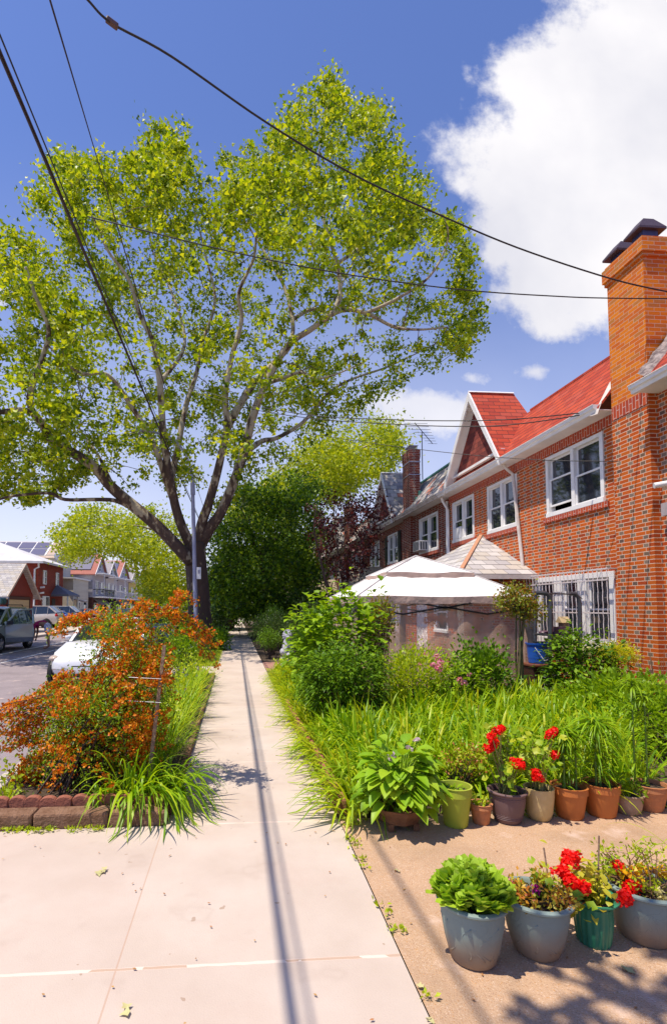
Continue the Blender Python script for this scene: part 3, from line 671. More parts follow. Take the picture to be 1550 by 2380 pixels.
# ---------------------------------------------------------------- gazebo
def fabric(name,c,trans):
    m,nt,b=newmat(name); b.inputs['Base Color'].default_value=(*c,1); b.inputs['Roughness'].default_value=.85; b.inputs['Specular IOR Level'].default_value=.15
    tr=nd(nt,'ShaderNodeBsdfTranslucent'); tr.inputs['Color'].default_value=(*c,1); mx=nd(nt,'ShaderNodeMixShader'); mx.inputs[0].default_value=trans
    g=nd(nt,'ShaderNodeNewGeometry'); bn=nd(nt,'ShaderNodeBump',i_Strength=.7,i_Distance=.1); nt.links.new(tex_noise(nt,2.4,4,g.outputs['Position']),bn.inputs['Height']); nt.links.new(bn.outputs[0],b.inputs['Normal'])
    nt.links.new(b.outputs[0],mx.inputs[1]); nt.links.new(tr.outputs[0],mx.inputs[2]); nt.links.new(mx.outputs[0],nt.nodes['Material Output'].inputs['Surface']); return m
def netting(name,c,alpha):
    m,nt,b=newmat(name); g=nd(nt,'ShaderNodeNewGeometry'); b.inputs['Base Color'].default_value=(*c,1); b.inputs['Roughness'].default_value=.9; b.inputs['Specular IOR Level'].default_value=.1
    tp=nd(nt,'ShaderNodeBsdfTransparent'); mx=nd(nt,'ShaderNodeMixShader')
    nt.links.new(ramp(nt,tex_noise(nt,2.,3,g.outputs['Position']),[(.35,(alpha-.1,)*3),(.7,(min(1,alpha+.12),)*3)]),mx.inputs[0])
    nt.links.new(tp.outputs[0],mx.inputs[1]); nt.links.new(b.outputs[0],mx.inputs[2]); nt.links.new(mx.outputs[0],nt.nodes['Material Output'].inputs['Surface']); return m
gz=thing('gazebo','white two tier canopy gazebo with tan netting walls in front of the entrance','gazebo',(3.7,10.4,0))
cloth=fabric('canopy_cloth',(.84,.81,.79),.12); taupe=fabric('canopy_taupe',(.62,.45,.38),.3); net=netting('net_wall',(.95,.66,.5),.36); netd=netting('net_gathered',(.8,.54,.36),.6)
gx0,gx1,gy0,gy1=2.14,5.35,9.0,11.9; gcx,gcy=3.72,10.42
def pyr(x0,x1,y0,y1,z0,cx,cy,z1,k=1.,n=12,sag=.05,seed=0):
    """one canopy tier: four slopes that sag a little between the ridges"""
    rs=np.random.default_rng(seed); V=[];Fc=[];m=10
    cor=[(x0,y0),(x1,y0),(x1,y1),(x0,y1)]; ring=[]
    for a in range(4):
        p,q=np.array(cor[a]),np.array(cor[(a+1)%4])
        for i in range(n): ring.append((p+(q-p)*i/n,i/n))
    N=len(ring)
    for j in range(m+1):
        s=j/m*k
        for (p,t) in ring:
            xy=p*(1-s)+np.array([cx,cy])*s; z=z0+(z1-z0)*s - sag*math.sin(PI*t)*math.sin(PI*min(1,s*1.0))*.5 + rs.normal()*.003
            if j==0: z+= .012*math.sin(PI*t*3)
            V.append((xy[0],xy[1],z))
    for j in range(m):
        for i in range(N): Fc.append((j*N+i,j*N+(i+1)%N,(j+1)*N+(i+1)%N,(j+1)*N+i))
    return V,Fc
V,Fc=pyr(gx0,gx1,gy0,gy1,1.80,gcx,gcy,2.70,.62,sag=.05); MB().add(V,Fc).build('canopy',cloth,gz,smooth=True)
V,Fc=pyr(2.86,4.58,9.62,11.2,2.27,gcx,gcy,2.66,1.,sag=.02,seed=3); MB().add(V,Fc).build('canopy_vent',cloth,gz,smooth=True)
sm_=MB()
for (x,y) in ((gx0,gy0),(gx1,gy0),(gx1,gy1),(gx0,gy1)): sm_.tube([(x,y,1.812),(x+(gcx-x)*.6,y+(gcy-y)*.6,1.8+(.9)*.6+.012)],.011,5)
for (x,y) in ((2.86,9.62),(4.58,9.62),(4.58,11.2),(2.86,11.2)): sm_.tube([(x,y,2.28),(gcx,gcy,2.675)],.011,5)
sm_.build('seam',pm('seam_cloth',(.62,.58,.56)),gz)
def valance(x0,x1,y0,y1,z,d,m,name,seed=0):
    rs=np.random.default_rng(seed); V=[];Fc=[];cor=[(x0,y0),(x1,y0),(x1,y1),(x0,y1)]; n=14
    for a in range(4):
        p,q=np.array(cor[a]),np.array(cor[(a+1)%4]); k0=len(V)
        for i in range(n+1):
            c=p+(q-p)*i/n; nrm=np.array([(q-p)[1],-(q-p)[0]]); nrm=nrm/np.linalg.norm(nrm)
            o=nrm*.012*math.sin(i*1.9+a)
            V+=[(c[0],c[1],z+.012*math.sin(PI*i/n*3)),(c[0]+o[0],c[1]+o[1],z-d*(1+.05*rs.normal()))]
        Fc+=[(k0+2*i,k0+2*i+2,k0+2*i+3,k0+2*i+1) for i in range(n)]
    return MB().add(V,Fc).build(name,m,gz,smooth=True)
valance(gx0,gx1,gy0,gy1,1.80,.13,taupe,'valance'); valance(2.86,4.58,9.62,11.2,2.27,.11,taupe,'vent_valance',2)
fr=MB()
for x,y in ((gx0+.04,gy0+.04),(gx1-.04,gy0+.04),(gx1-.04,gy1-.04),(gx0+.04,gy1-.04)): MB().beam((x,y,0),(x,y,1.78),.05).build('post',black,gz)
tr=MB()
def sciss(p,q,n=2):
    p=np.array(p,float);q=np.array(q,float)
    for i in range(n):
        a=p+(q-p)*i/n; b_=p+(q-p)*(i+1)/n; m_=(a+b_)/2; dz=np.array([0,0,.15])
        tr.beam(a-dz,m_,.02,.03); tr.beam(m_,b_-dz,.02,.03); tr.beam(a,(a+b_)/2-dz,.02,.03) if 0 else None
        lo=np.array([0,0,-.26]); tr.beam(a+np.array([0,0,-.13]),m_+lo,.02,.03); tr.beam(m_+lo,b_+np.array([0,0,-.13]),.02,.03)
sciss((gx0+.05,gy0+.02,1.74),(gx1-.05,gy0+.02,1.74)); sciss((gx0+.05,gy1-.02,1.74),(gx1-.05,gy1-.02,1.74),2); sciss((gx0+.05,gy0,1.74),(gx0+.05,gy1,1.74),2)
tr.build('scissor_frame',black,gz)
def netwall(p,q,name,m,z0=0.02,z1=1.66,wav=.05,n=46,top=None):
    V=[];Fc=[];p=np.array(p,float);q=np.array(q,float);d=unit(q-p);nr=np.array([d[1],-d[0]]); mm=10
    for i in range(n+1):
        t=i/n; c=p+(q-p)*t
        for j in range(mm+1):
            s=j/mm; zt=(z1 if top is None else top(t)); o=wav*math.sin(t*31+math.sin(s*3)*1.2)*(1-s*.7); V.append((c[0]+nr[0]*o,c[1]+nr[1]*o,z0+(zt-z0)*s))
    for i in range(n):
        for j in range(mm): a=i*(mm+1)+j; Fc.append((a,a+mm+1,a+mm+2,a+1))
    return MB().add(V,Fc).build(name,m,gz,smooth=True)
netwall((gx0+.05,gy0+.06),(gx1-.05,gy0+.06),'net_wall',net); netwall((gx0+.07,gy0),(gx0+.07,gy1),'net_wall',net); 
# the lower solid panels end in a scalloped upper edge
netwall((gx0+.3,gy0+.09),(gx1-.1,gy0+.09),'net_panel',netd,z0=.05,wav=.03,n=80,top=lambda t:.95+.2*abs(math.sin(t*PI*2.3+.4+.6*math.sin(t*7)))**.7+.06*math.sin(t*17))
nb=MB(); nb.tube([(gx1-.05,gy0+.02,1.7),(gx1-.02,gy0,1.2),(gx1+.02,gy0,.75),(gx1-.02,gy0,.3)],[.16,.1,.045,.12],10); nb.build('tied_net',pm('dark_net',(.05,.045,.05),(.09,.07,.07),rough=.9,scale=20),gz,smooth=True)
# things inside the gazebo
t=thing('garden_table','round garden table under a lavender cloth inside the gazebo','table',(3.5,9.9,0))
MB().lathe([(0,.72),(.55,.72),(.57,.68),(.56,.6)],(3.5,9.9,0),24).build('table_cover',pm('lavender_cloth',(.45,.45,.62),(.38,.38,.55),rough=.8),t,smooth='auto')
lg=MB()
for k in range(4): lg.beam((3.5+.35*math.cos(k*PI/2+.6),9.9+.35*math.sin(k*PI/2+.6),0),(3.5+.3*math.cos(k*PI/2+.6),9.9+.3*math.sin(k*PI/2+.6),.7),.03)
lg.build('leg',black,t)
for k,(px,py) in enumerate(((1010,1438),(1048,1440))):
    p=at(px,py,9.3); V,Fc=leaves(p+rng.normal(size=(110,3))*[.085,.04,.045],rand_dirs(110),.06,.05)
    o=npmesh('hanging_flowers',V,Fc,leafm('orange_petals%d'%k,[(.75,.22,.02),(.8,.32,.03),(.6,.15,.02)],trans=.3)); tag(o,['orange silk flowers hanging inside the gazebo, the left of the two','orange silk flowers hanging inside the gazebo, the right of the two'][k],'flowers','orange flowers hung in the gazebo')
# ---------------------------------------------------------------- exercise rack and bins
rk=thing('exercise_rack','dark grey steel exercise rack with two bent uprights in front of the barred window','exercise rack',at(1300,1560,8.3))
ry=8.2
def pt(px,py,Y=ry): return at(px,py,Y)
MB().tube([pt(1278,1592),pt(1278,1400),pt(1276,1386),pt(1268,1379),pt(1252,1378),pt(1240,1379)],.035,8).build('upright',darkmetal,rk,smooth='auto')
MB().tube([pt(1348,1592,8.5),pt(1346,1405,8.5),pt(1343,1388,8.5),pt(1335,1380,8.5),pt(1322,1380,8.5)],.035,8).build('upright',darkmetal,rk,smooth='auto')
m_=MB(); m_.tube([pt(1262,1379),pt(1330,1381,8.5)],.014,6); m_.tube([pt(1240,1474),pt(1345,1478,8.5)],.022,6); m_.tube([pt(1240,1492),pt(1346,1492,8.5)],.012,6)
m_.tube([pt(1243,1380,8.9),pt(1243,1590,8.9)],.03,8); m_.tube([pt(1335,1375,8.5),pt(1352,1392,8.9)],.008,6); m_.build('crossbar',darkmetal,rk)
m_=MB(); m_.ball(pt(1265,1470,8.4),(.1,.08,.035),12,8); m_.ball(pt(1318,1470,8.5),(.09,.08,.04),12,8); p=pt(1301,1468,8.3); m_.box(p[0]-.1,p[0]+.1,p[1],p[1]+.1,p[2]-.08,p[2]+.08)
m_.box(p[0]-.12,p[0]+.02,p[1]+.02,p[1]+.12,p[2]-.35,p[2]); m_.build('padding',pm('purple_vinyl',(.13,.06,.1),(.08,.04,.06),rough=.4),rk,smooth='auto')
bl=pm('blue_plastic',(.015,.11,.5),(.02,.09,.4),rough=.35)
p=at(1252,1545,8.9); b_=thing('recycling_bin','blue plastic bin on top of the brown bin beside the gazebo','bin',(p[0],p[1],0))
MB().lathe([(.0,.62),(.17,.62),(.2,.93),(.215,.94),(.22,.97),(.2,.97),(.18,.7)],(p[0],p[1],0),20).build('bin_body',bl,b_,smooth='auto')
MB().tube([(p[0]+.19,p[1]-.1,.9),(p[0]+.12,p[1]-.22,.7),(p[0]-.05,p[1]-.24,.68),(p[0]-.16,p[1]-.15,.9)],.006,5).build('handle',white,b_)
b2=thing('compost_bin','brown lidded food scraps bin with white lettering beside the exercise rack','bin',(p[0]+.02,p[1],0))
MB().add([(p[0]-.2,p[1]-.2,0),(p[0]+.22,p[1]-.2,0),(p[0]+.22,p[1]+.2,0),(p[0]-.2,p[1]+.2,0),(p[0]-.24,p[1]-.22,.55),(p[0]+.27,p[1]-.22,.55),(p[0]+.27,p[1]+.22,.55),(p[0]-.24,p[1]+.22,.55)],[(3,2,1,0),(4,5,6,7),(0,1,5,4),(1,2,6,5),(2,3,7,6),(3,0,4,7)]).build('bin_body',pm('brown_plastic',(.05,.02,.015),rough=.5),b2,bevel=.02)
MB().box(p[0]-.26,p[0]+.29,p[1]-.26,p[1]+.24,.56,.61).build('lid',pm('lid_brown',(.16,.055,.03),rough=.5),b2,bevel=.015)
def text(body,loc,size,mat,parent,rot=(PI/2,0,0),align='CENTER',name='lettering'):
    c=bpy.data.curves.new('text_outline','FONT'); c.body=body; c.size=size; c.align_x=align; c.extrude=.001; c.materials.append(mat); c.space_line=.9
    o0=bpy.data.objects.new('text_outline',c); COL.objects.link(o0); bpy.context.view_layer.update(); me=bpy.data.meshes.new_from_object(o0.evaluated_get(bpy.context.evaluated_depsgraph_get())); bpy.data.objects.remove(o0); o=bpy.data.objects.new(name,me); COL.objects.link(o); o.location=np.array(loc)-wloc(parent); o.rotation_euler=rot; o.parent=parent; return o
text('FOOD\nSCRAPS\n&\nYARD\nWASTE',(p[0]+.03,p[1]-.235,.46),.085,white,b2)
# birdhouse on the window ledge and a window box
p=(6.5,9.85,1.2); t=thing('birdhouse','small wooden birdhouse inside the window bars','birdhouse',p)
MB().box(6.44,6.56,9.78,9.92,1.12,1.3).build('box',wood,t); MB().prism([(6.4,9.74,1.3),(6.4,9.96,1.3),(6.4,9.85,1.42)],(.2,0,0)).build('roof',pm('thatch',(.45,.33,.18),rough=1),t)
t=thing('window_box','pale yellow planter box on the ledge below the barred window','planter',(6.4,9.3,.7)); MB().box(6.3,6.5,9.0,9.6,.7,.88).build('box',pm('pale_yellow',(.6,.58,.25),rough=.6),t,bevel=.01)
V,Fc=leaves(np.array([6.4,9.3,.92])+rng.uniform(-1,1,(90,3))*[.1,.28,.09],rand_dirs(90,.6),.07,.04); npmesh('foliage',V,Fc,leafm('boxleaf',[(.3,.4,.05),(.5,.5,.1)]),t)
# ---------------------------------------------------------------- street lamp, pole, cables
lampm=pm('lamp_grey',(.36,.36,.46),(.3,.3,.4),rough=.45,metal=.2,scale=5)
lp=onz(455,1512); L=thing('street_lamp','grey steel street lamp with curved arm in front of the big plane tree','street lamp',lp)
bx,by=lp[0],lp[1]
MB().lathe([(.0,0),(.26,0),(.26,.1),(.2,.16),(.17,.5),(.14,.62),(.16,.66),(.11,.75),(.1,.8),(0,.8)],(bx,by,0),8).build('base',lampm,L)
top=at(448,1128,by); pb=at(457,1480,by)
MB().tube([(bx,by,.7),pb+[0,0,0],top],[.095,.09,.065],12).build('pole',lampm,L,smooth='auto')
arm=[at(x,y,by) for x,y in ((448,1132),(446,1105),(440,1075),(428,1048),(408,1024),(385,1010),(350,1003),(338,1003))]
MB().tube(arm,[.045]*4+[.035]*4,8).build('arm',lampm,L,smooth='auto')
MB().tube([at(449,1150,by),at(448,1122,by)],.09,10).build('collar',lampm,L)
hd=at(325,1003,by); MB().ball(hd,(.36,.14,.09),14,8).build('lamp_head',lampm,L,smooth=True)
s0=at(462,1332,by-.1); sg=thing('parking_sign','small white parking sign strapped to the lamp post','sign',s0); MB().box(s0[0]-.07,s0[0]+.09,s0[1]-.01,s0[1]+.005,s0[2]-.22,s0[2]+.22).build('plate',white,sg); MB().box(s0[0]-.03,s0[0]+.05,s0[1]-.014,s0[1]-.0105,s0[2]-.02,s0[2]+.12).build('symbol',pm('sign_grey',(.35,.33,.4)),sg)
cabm=pm('cable_black',(.02,.015,.015),(.035,.03,.03),rough=.6,scale=30)
cabr=pm('cable_brown',(.05,.03,.03),(.03,.02,.02),rough=.7,scale=25)
def cable(pts,r,label,name='overhead_cable',sag=0,n=24,mat=cabm,strands=1,group=None):
    P=[np.array(p,float) for p in pts]; out=[]
    if len(P)==2:
        for i in range(n+1):
            t=i/n; q=P[0]*(1-t)+P[1]*t; q[2]-=sag*4*t*(1-t); out.append(q)
    else:
        m=len(P)
        for i in range(m-1):
            p0=P[max(0,i-1)];p1=P[i];p2=P[i+1];p3=P[min(m-1,i+2)]
            for j in range(6):
                t=j/6; out.append(.5*((2*p1)+(-p0+p2)*t+(2*p0-5*p1+4*p2-p3)*t*t+(-p0+3*p1-3*p2+p3)*t**3))
        out.append(P[-1])
    mb=MB()
    for s in range(strands):
        if strands==1: mb.tube(out,r,6)
        else:
            ph=2*PI*s/strands; mb.tube([q+np.array([math.cos(ph+i*.45)*r*.9,0,math.sin(ph+i*.45)*r*.9]) for i,q in enumerate(out)],r*.75,5)
    o=mb.build(name,mat); return tag(o,label,'cable',group)
def lz(X,z,Y): return (X,Y,z)
gC='overhead cables along the street'
cable([(-2.2,-8,6.8),(-2.2,0,6.75),(-2.22,8,6.78),(-2.25,20,6.85),(-2.3,46,7.3)],.0145,'thick bundled overhead cable running from the top left edge down behind the lamp post',strands=3,mat=cabr,group=gC)
cable([(-2.17,-8,6.92),(-2.17,0,6.86),(-2.19,8,6.87),(-2.22,20,6.92),(-2.3,46,7.4)],.009,'thin overhead wire just above the thick bundled cable',group=gC)
cable([(-2.05,-8,8.55),(-2.05,0,8.4),(-2.1,9,8.3),(-2.2,20,8.35),(-2.3,46,8.8)],.009,'twin strand overhead cable to the right of the thick bundle, leaving at the top edge',strands=2,mat=cabr,group=gC)
# service drops to the houses
def drop(pix,r,label,strands=1): return cable([at(x,y,Y) for x,y,Y in pix],r,label,name='service_wire',strands=strands,group='service wires to the houses')
drop([(150,-60,4.4),(205,0,4.5),(262,55,4.7),(400,132,5.0),(620,285,5.6),(820,405,6.2),(1000,490,6.8),(1200,575,7.1),(1420,648,7.2),(1560,680,7.3)],.011,'black service wire with a splice, sagging from the top left to the tall chimney')
drop([(205,503,7.6),(280,522,7.6),(560,590,7.7),(820,640,7.7),(1080,674,7.6),(1300,689,7.6),(1420,693,7.6),(1560,694,7.6)],.009,'long thin service wire crossing the plane tree crown and the tall chimney')
drop([(420,890,17.),(560,935,15.5),(720,965,13),(900,975,11),(1060,978,10),(1200,974,9.3),(1410,953,8.8)],.01,'upper of the two service wires reaching the eave of the red roofed house')
drop([(420,900,17.),(560,945,15.5),(720,972,13),(900,985,11),(1060,991,10),(1200,986,9.3),(1410,955,8.8)],.01,'lower of the two service wires reaching the eave of the red roofed house')
drop([(400,960,20),(700,1005,15),(900,1035,12),(1100,1058,10),(1280,1070,9),(1440,1072,8.3)],.007,'faint service wire crossing the gable and upper windows of the red roofed house')
drop([(640,1100,30),(780,1122,26),(860,1133,22),(960,1139,20),(1100,1142,16),(1270,1128,11)],.007,'faint wire above the purple maple running towards the second chimney')
q=at(262,54,4.69); t=thing('cable_splice','brown splice sleeve on the service wire at the top left','cable splice',q); MB().beam(at(247,43,4.68),at(275,64,4.72),.05,.045).build('sleeve',pm('splice',(.12,.06,.05),rough=.5),t,bevel=.01)
t=thing('utility_pole','distant grey utility pole by the yellow house','utility pole',onz(334,1425,0)*0+at(334,1427,90)); q=at(334,1430,90); MB().tube([q,at(335,1290,90)],[.2,.14],8).build('pole',wood,t); MB().beam(at(329,1312,90),at(342,1312,90),.12).box(*[v for p_ in [(q[0]+.3,q[0]+.8)] for v in p_],q[1]-.3,q[1]+.3,at(334,1318,90)[2],at(334,1306,90)[2]).build('crossarm',wood,t)
# ---------------------------------------------------------------- houses across the street (facades face +x)
def tex(c1,c2=None,**k): return pm('wall_%d'%len(bpy.data.materials),c1,c2,rough=.85,**k)
vinyl=shingle('vinyl_siding',[(.62,.56,.46),(.66,.6,.5)],w=4,h=.16,dark=.25)
def box_house(name,label,xf,y0,y1,zt,mat,depth=9,group=None):
    h=thing(name,label,'house',(xf,y0,0),group); M=mapX(xf,-1); return h,M
def win(h,M,u0,u1,v0,v1,name='window',fm=white):
    f=MB(); e=.1
    for a in ((u0,u1,v0,v0+e),(u0,u1,v1-e,v1),(u0,u0+e,v0+e,v1-e),(u1-e,u1,v0+e,v1-e),(u0+e,u1-e,(v0+v1)/2-.03,(v0+v1)/2+.03)): mbox(f,M,*a,-.07,.05)
    F_=f.build(name,fm,h); g=MB(); mbox(g,M,u0+e,u1-e,v0+e,v1-e,-.01,.02); g.build('pane',glass,F_)
def gabled(h,xf,xb,y0,y1,ze,zp,mr,mw,over=.3,th=.12,fascia=white,rs=0):
    yc=(y0+y1)/2; mb=MB(); x0,x1=xf+over,xb
    for ye in (y0-over,y1+over):
        k=(zp-ze)/((y1-y0)/2); zb=ze-k*over
        mb.add([(x0,yc,zp),(x0,ye,zb),(x1,ye,zb),(x1,yc,zp),(x0,yc,zp+th),(x0,ye,zb+th),(x1,ye,zb+th),(x1,yc,zp+th)],[(0,1,2,3),(4,5,6,7),(0,1,5,4),(1,2,6,5),(2,3,7,6)])
    R_=mb.build('roof',mr,h); MB().prism([(xf,y0,ze),(xf,y1,ze),(xf,yc,zp)],(.01,0,0)).build('gable_face',mw,h)
    f=MB()
    for ye,yi in ((y0-over,1),(y1+over,-1)):
        k=(zp-ze)/((y1-y0)/2); zb=ze-k*over; f.prism([(x0+.01,yc,zp+th),(x0+.01,ye,zb+th),(x0+.01,ye,zb-.06),(x0+.01,yc,zp-.06)],(.05,0,0))
    f.build('barge_board',fascia,h); return R_
# garage with gable
g=thing('garage','red garage with pale shingled gable roof and tan roller door, across the street','garage',(-14,34.7,0))
redw=pm('red_boards',(.26,.035,.025),(.2,.03,.02),rough=.8)
MB().box(-21,-14,32.4,37.0,0,2.5).build('wall',redw,g)
gabled(g,-14,-22,32.4,37.0,2.45,4.35,paleslate,redw,over=.35,fascia=pm('fascia_tan',(.62,.5,.42),rough=.7))
d=MB()
for k in range(5): d.box(-14.0+.005,-13.97,33.0,36.3,.02+k*.42,.42+k*.42)
d.build('roller_door',pm('tan_door',(.62,.45,.26),(.56,.4,.23),rough=.7),g)
MB().box(-14.0,-13.93,32.9,33.0,0,2.2).box(-14.0,-13.93,36.3,36.4,0,2.2).box(-14.0,-13.93,32.9,36.4,2.13,2.3).build('door_frame',pm('brown_frame',(.1,.04,.03),rough=.8),g)
# red brick corner house with grey hipped roof
brL=brick('far_brick',[(.30,.04,.02),(.36,.055,.025),(.25,.035,.02)],(.2,.07,.05),a=.4,h=.16,mw=.012,bump=.2)
rh=thing('brick_house','red brick two storey house with white hipped roof and small porch, across the street','house',(-19,52,0))
MB().box(-30,-19,51.4,58.6,0,6.1).build('wall',brL,rh)
mb=MB(); a=[(-18.3,50.7,6.05),(-18.3,59.3,6.05),(-34,59.3,6.05),(-34,50.7,6.05)]; b_=[(-25,54.5,8.6),(-34,54.5,8.6)]
mb.add(a+b_+[(x,y,z-.22) for x,y,z in a],[(0,1,4),(0,4,5,3),(1,2,5,4),(0,1,7,6),(3,0,6,9)]); mb.build('roof',pm('grey_roof',(.62,.6,.6),(.52,.5,.5),rough=.9,scale=1.5),rh)
M=mapX(-19,-1)
for o in ((52.6,53.5,3.9,5.3),(56.2,57.1,3.9,5.3),(52.5,54.4,.55,2.75)): win(rh,M,*o)
MB().box(-19.0,-18.95,55.2,56.2,.4,2.5).build('door',pm('dark_door',(.05,.03,.03)),rh)
mb=MB(); P4=[(-17.2,54.9,2.95),(-17.2,58.7,2.95),(-19,58.7,2.95),(-19,54.9,2.95)]; mb.add(P4+[(-19,56.6,4.05)]+[(x,y,z-.2) for x,y,z in P4],[(0,1,4),(0,4,3),(1,2,4),(0,1,6,5),(3,0,5,8)]); mb.build('porch_roof',pm('blue_grey_roof',(.14,.15,.2),(.18,.18,.23),rough=.9),rh)
for y in (55.1,58.5): MB().tube([(-17.35,y,0),(-17.35,y,2.8)],.09,8).build('porch_column',white,rh)
MB().tube([(-18.95,51.3,5.9),(-18.95,51.35,5.5),(-19.3,51.32,5.3),(-19.3,51.32,.2)],.09,6).build('downspout',white,rh)
mb=MB()
for k in range(12): mb.box(-16.2,-16.17,52.2+k*.6,52.23+k*.6,.0,.95)
mb.box(-16.22,-16.15,52,59,.95,1.0); mb.build('railing',steel,rh)
for z in (3.6,2.9,1.9): pass
c=MB()
for z,y in ((3.55,52.0),(3.0,51.9),(2.45,52.0)): c.tube([(-19,y,z),(-18.6,y,z+.05)],.09,8)
c.build('wall_camera',white,rh)
# roof with solar panels behind it
sh=thing('siding_house','pale house with tan roof, solar panels and satellite dish behind the red brick house','house',(-23,61,0))
MB().box(-34,-20.5,60.2,66,0,7.6).build('wall',vinyl,sh)
tanr=pm('tan_roof',(.5,.38,.3),(.42,.32,.26),rough=.9,scale=2)
mb=MB().add([(-20,59.8,7.2),(-34,59.8,7.2),(-34,63,9.4),(-20,63,9.4),(-20,66.2,7.2),(-34,66.2,7.2)],[(0,1,2,3),(3,2,5,4)]); mb.build('roof',tanr,sh); MB().prism([(-20.5,60.2,7.3),(-20.5,66,7.3),(-20.5,63,9.3)],(.01,0,0)).build('gable_face',vinyl,sh)
sol=glassmat('solar',(.07,.06,.12),.35); s=MB();fz=MB()
for i in range(4):
    for j in range(2):
        x=-23.3-i*1.75; a0=.12+j*.42; a1=a0+.38
        def q(x_,a): return (x_,59.8+3.2*a-.04,7.2+2.2*a+.08)
        s.add([q(x,a0),q(x+1.6,a0),q(x+1.6,a1),q(x,a1)],[(0,1,2,3)])
so_=s.build('solar_panel',sol,sh); fz.add([(-30.7,59.8+.1*3.2-.0,7.2+.1*2.2+.05),(-21.5,59.8+.1*3.2,7.2+.1*2.2+.05),(-21.5,59.8+.95*3.2,7.2+.95*2.2+.05),(-30.7,59.8+.95*3.2,7.2+.95*2.2+.05)],[(0,1,2,3)]).build('panel_frame',white,sh)
dsh=at(218,2090,1)*0
dp=at(219/1.0*0+219,1,1)*0
q0=at(217,1279+0,60.5) if False else at(219*.0+ 218,1283,60.5)
dq=at(219*0+ (0+ (675/3.1)/1.613),(2020+200/3.1)/1.613,59.5)
MB().lathe([(0,0),(.25,.03),(.45,.12)],(dq[0],dq[1],dq[2]),14,axis='y').build('satellite_dish',steel,sh)
# cream sided house, then the row with gables and balconies
def rowhouse(y0,y1,xf,wallm,lowm,roofm,zp,ze,label,balc=black,awn=None,door=(.1,.03,.03),name='row_house'):
    h=thing(name,label,'house',(xf,y0,0),'row houses across the street'); M=mapX(xf,-1)
    MB().box(xf-9,xf,y0+.02,y1-.02,2.9,ze).build('wall',wallm,h); MB().box(xf-9,xf+.0,y0+.02,y1-.02,0,2.9).build('lower_wall',lowm,h)
    gabled(h,xf,xf-9,y0+.1,y1-.1,ze,zp,roofm,wallm,over=.35)
    # roof overhang over the balcony
    MB().box(xf,xf+1.5,y0+.1,y1-.1,ze-.15,ze).build('balcony_roof',white,h); MB().box(xf,xf+1.4,y0+.15,y1-.15,2.85,3.0).build('balcony_floor',white,h)
    mb=MB(); n=16
    for k in range(n+1):
        y=y0+.2+(y1-y0-.4)*k/n; mb.box(xf+1.33,xf+1.37,y-.02,y+.02,3.0,3.9)
    mb.box(xf+1.31,xf+1.39,y0+.18,y1-.18,3.85,3.95)
    for y in (y0+.18,y1-.22): mb.box(xf,xf+1.37,y,y+.04,3.85,3.95)
    mb.build('railing',balc,h)
    for y in (y0+.3,y1-.35): MB().box(xf+1.3,xf+1.38,y,y+.08,3.0,ze-.15).build('post',white,h)
    w_=(y1-y0)
    for o in ((y0+.18*w_,y0+.42*w_,3.2,5.1),(y0+.58*w_,y0+.82*w_,3.4,5.0),(y0+.12*w_,y0+.45*w_,.6,2.2)): win(h,M,*o)
    MB().box(xf+.0,xf+.05,y0+.6*w_,y0+.82*w_,.1,2.2).build('door',tex(door),h)
    if awn: MB().prism([(xf,y0+.08*w_,2.8),(xf+.95,y0+.08*w_,2.05),(xf+.95,y0+.08*w_,1.95),(xf,y0+.08*w_,2.65)],(0,.84*w_,0)).build('awning',awn,h)
    yc=(y0+y1)/2; win(h,M,yc-.45,yc+.45,ze+.35,ze+1.25)
    return h
cr=thing('siding_house','cream sided two storey house between the red brick house and the balconied row','house',(-18.4,60,0))
MB().box(-28,-18.4,60.3,66.4,0,4.9).build('wall',vinyl,cr); M=mapX(-18.4,-1)
for o in ((61.6,62.8,.6,2.3),(64.2,65.6,.4,2.5)): win(cr,M,*o)
MB().box(-28.2,-18.2,60.1,66.6,4.9,5.05).build('roof',white,cr); MB().prism([(-18.4,60.6,2.6),(-17.3,60.6,2.3),(-17.3,60.6,2.2),(-18.4,60.6,2.5)],(0,1.6,0)).build('awning',tanr,cr)
redg=pm('red_trim_roof',(.4,.16,.12),(.33,.12,.1),rough=.9); lav=tex((.5,.47,.5)); brn=tex((.14,.05,.035),(.1,.04,.03)); wht=tex((.66,.64,.62)); yel=tex((.72,.6,.22),(.66,.54,.2)); blk=tex((.05,.04,.045)); gryr=pm('grey_shingles',(.33,.3,.31),(.26,.24,.25),rough=.9,scale=3)
rowhouse(66.8,73.2,-18.0,lav,brn,redg,8.6,6.0,'lavender gabled row house with dark balcony railing and grey awning across the street',balc=black,awn=tex((.2,.18,.19)))
rowhouse(73.4,79.6,-18.0,wht,brn,gryr,8.2,5.9,'white gabled row house with pale balcony and black awning, hidden partly by leaves',balc=white,awn=blk)
rowhouse(79.8,88.6,-18.0,lav,wht,redg,9.0,6.0,'gabled row house with salmon trim, solar roof and white balcony across the street',balc=white,awn=tex((.5,.42,.38)))
rowhouse(88.9,99,-18.0,yel,brn,gryr,9.0,6.0,'pale yellow row house with brown ground floor, last of the balconied row',balc=white,awn=blk)
for k,(ya,zp,ze,ym) in enumerate(((66.8,8.6,6.0,70.),(79.8,9.,6.,84.2))):
    q=lambda x,a:(x,ya+.1+(ym-ya)*a-.08,ze+(zp-ze)*a+.2)
    sp_=MB().add([q(-18.4,.1),q(-22,.1),q(-22,.85),q(-18.4,.85)],[(0,1,2,3)]).build('solar_panel',sol); sp_['label']=['solar panel sheet on the lavender gabled roof','solar panel sheet on the salmon trimmed gabled roof'][k]; sp_['category']='solar panel'
yh=thing('yellow_house','bright yellow steep gabled house end at the far corner of the street','house',at(328,1425,100))
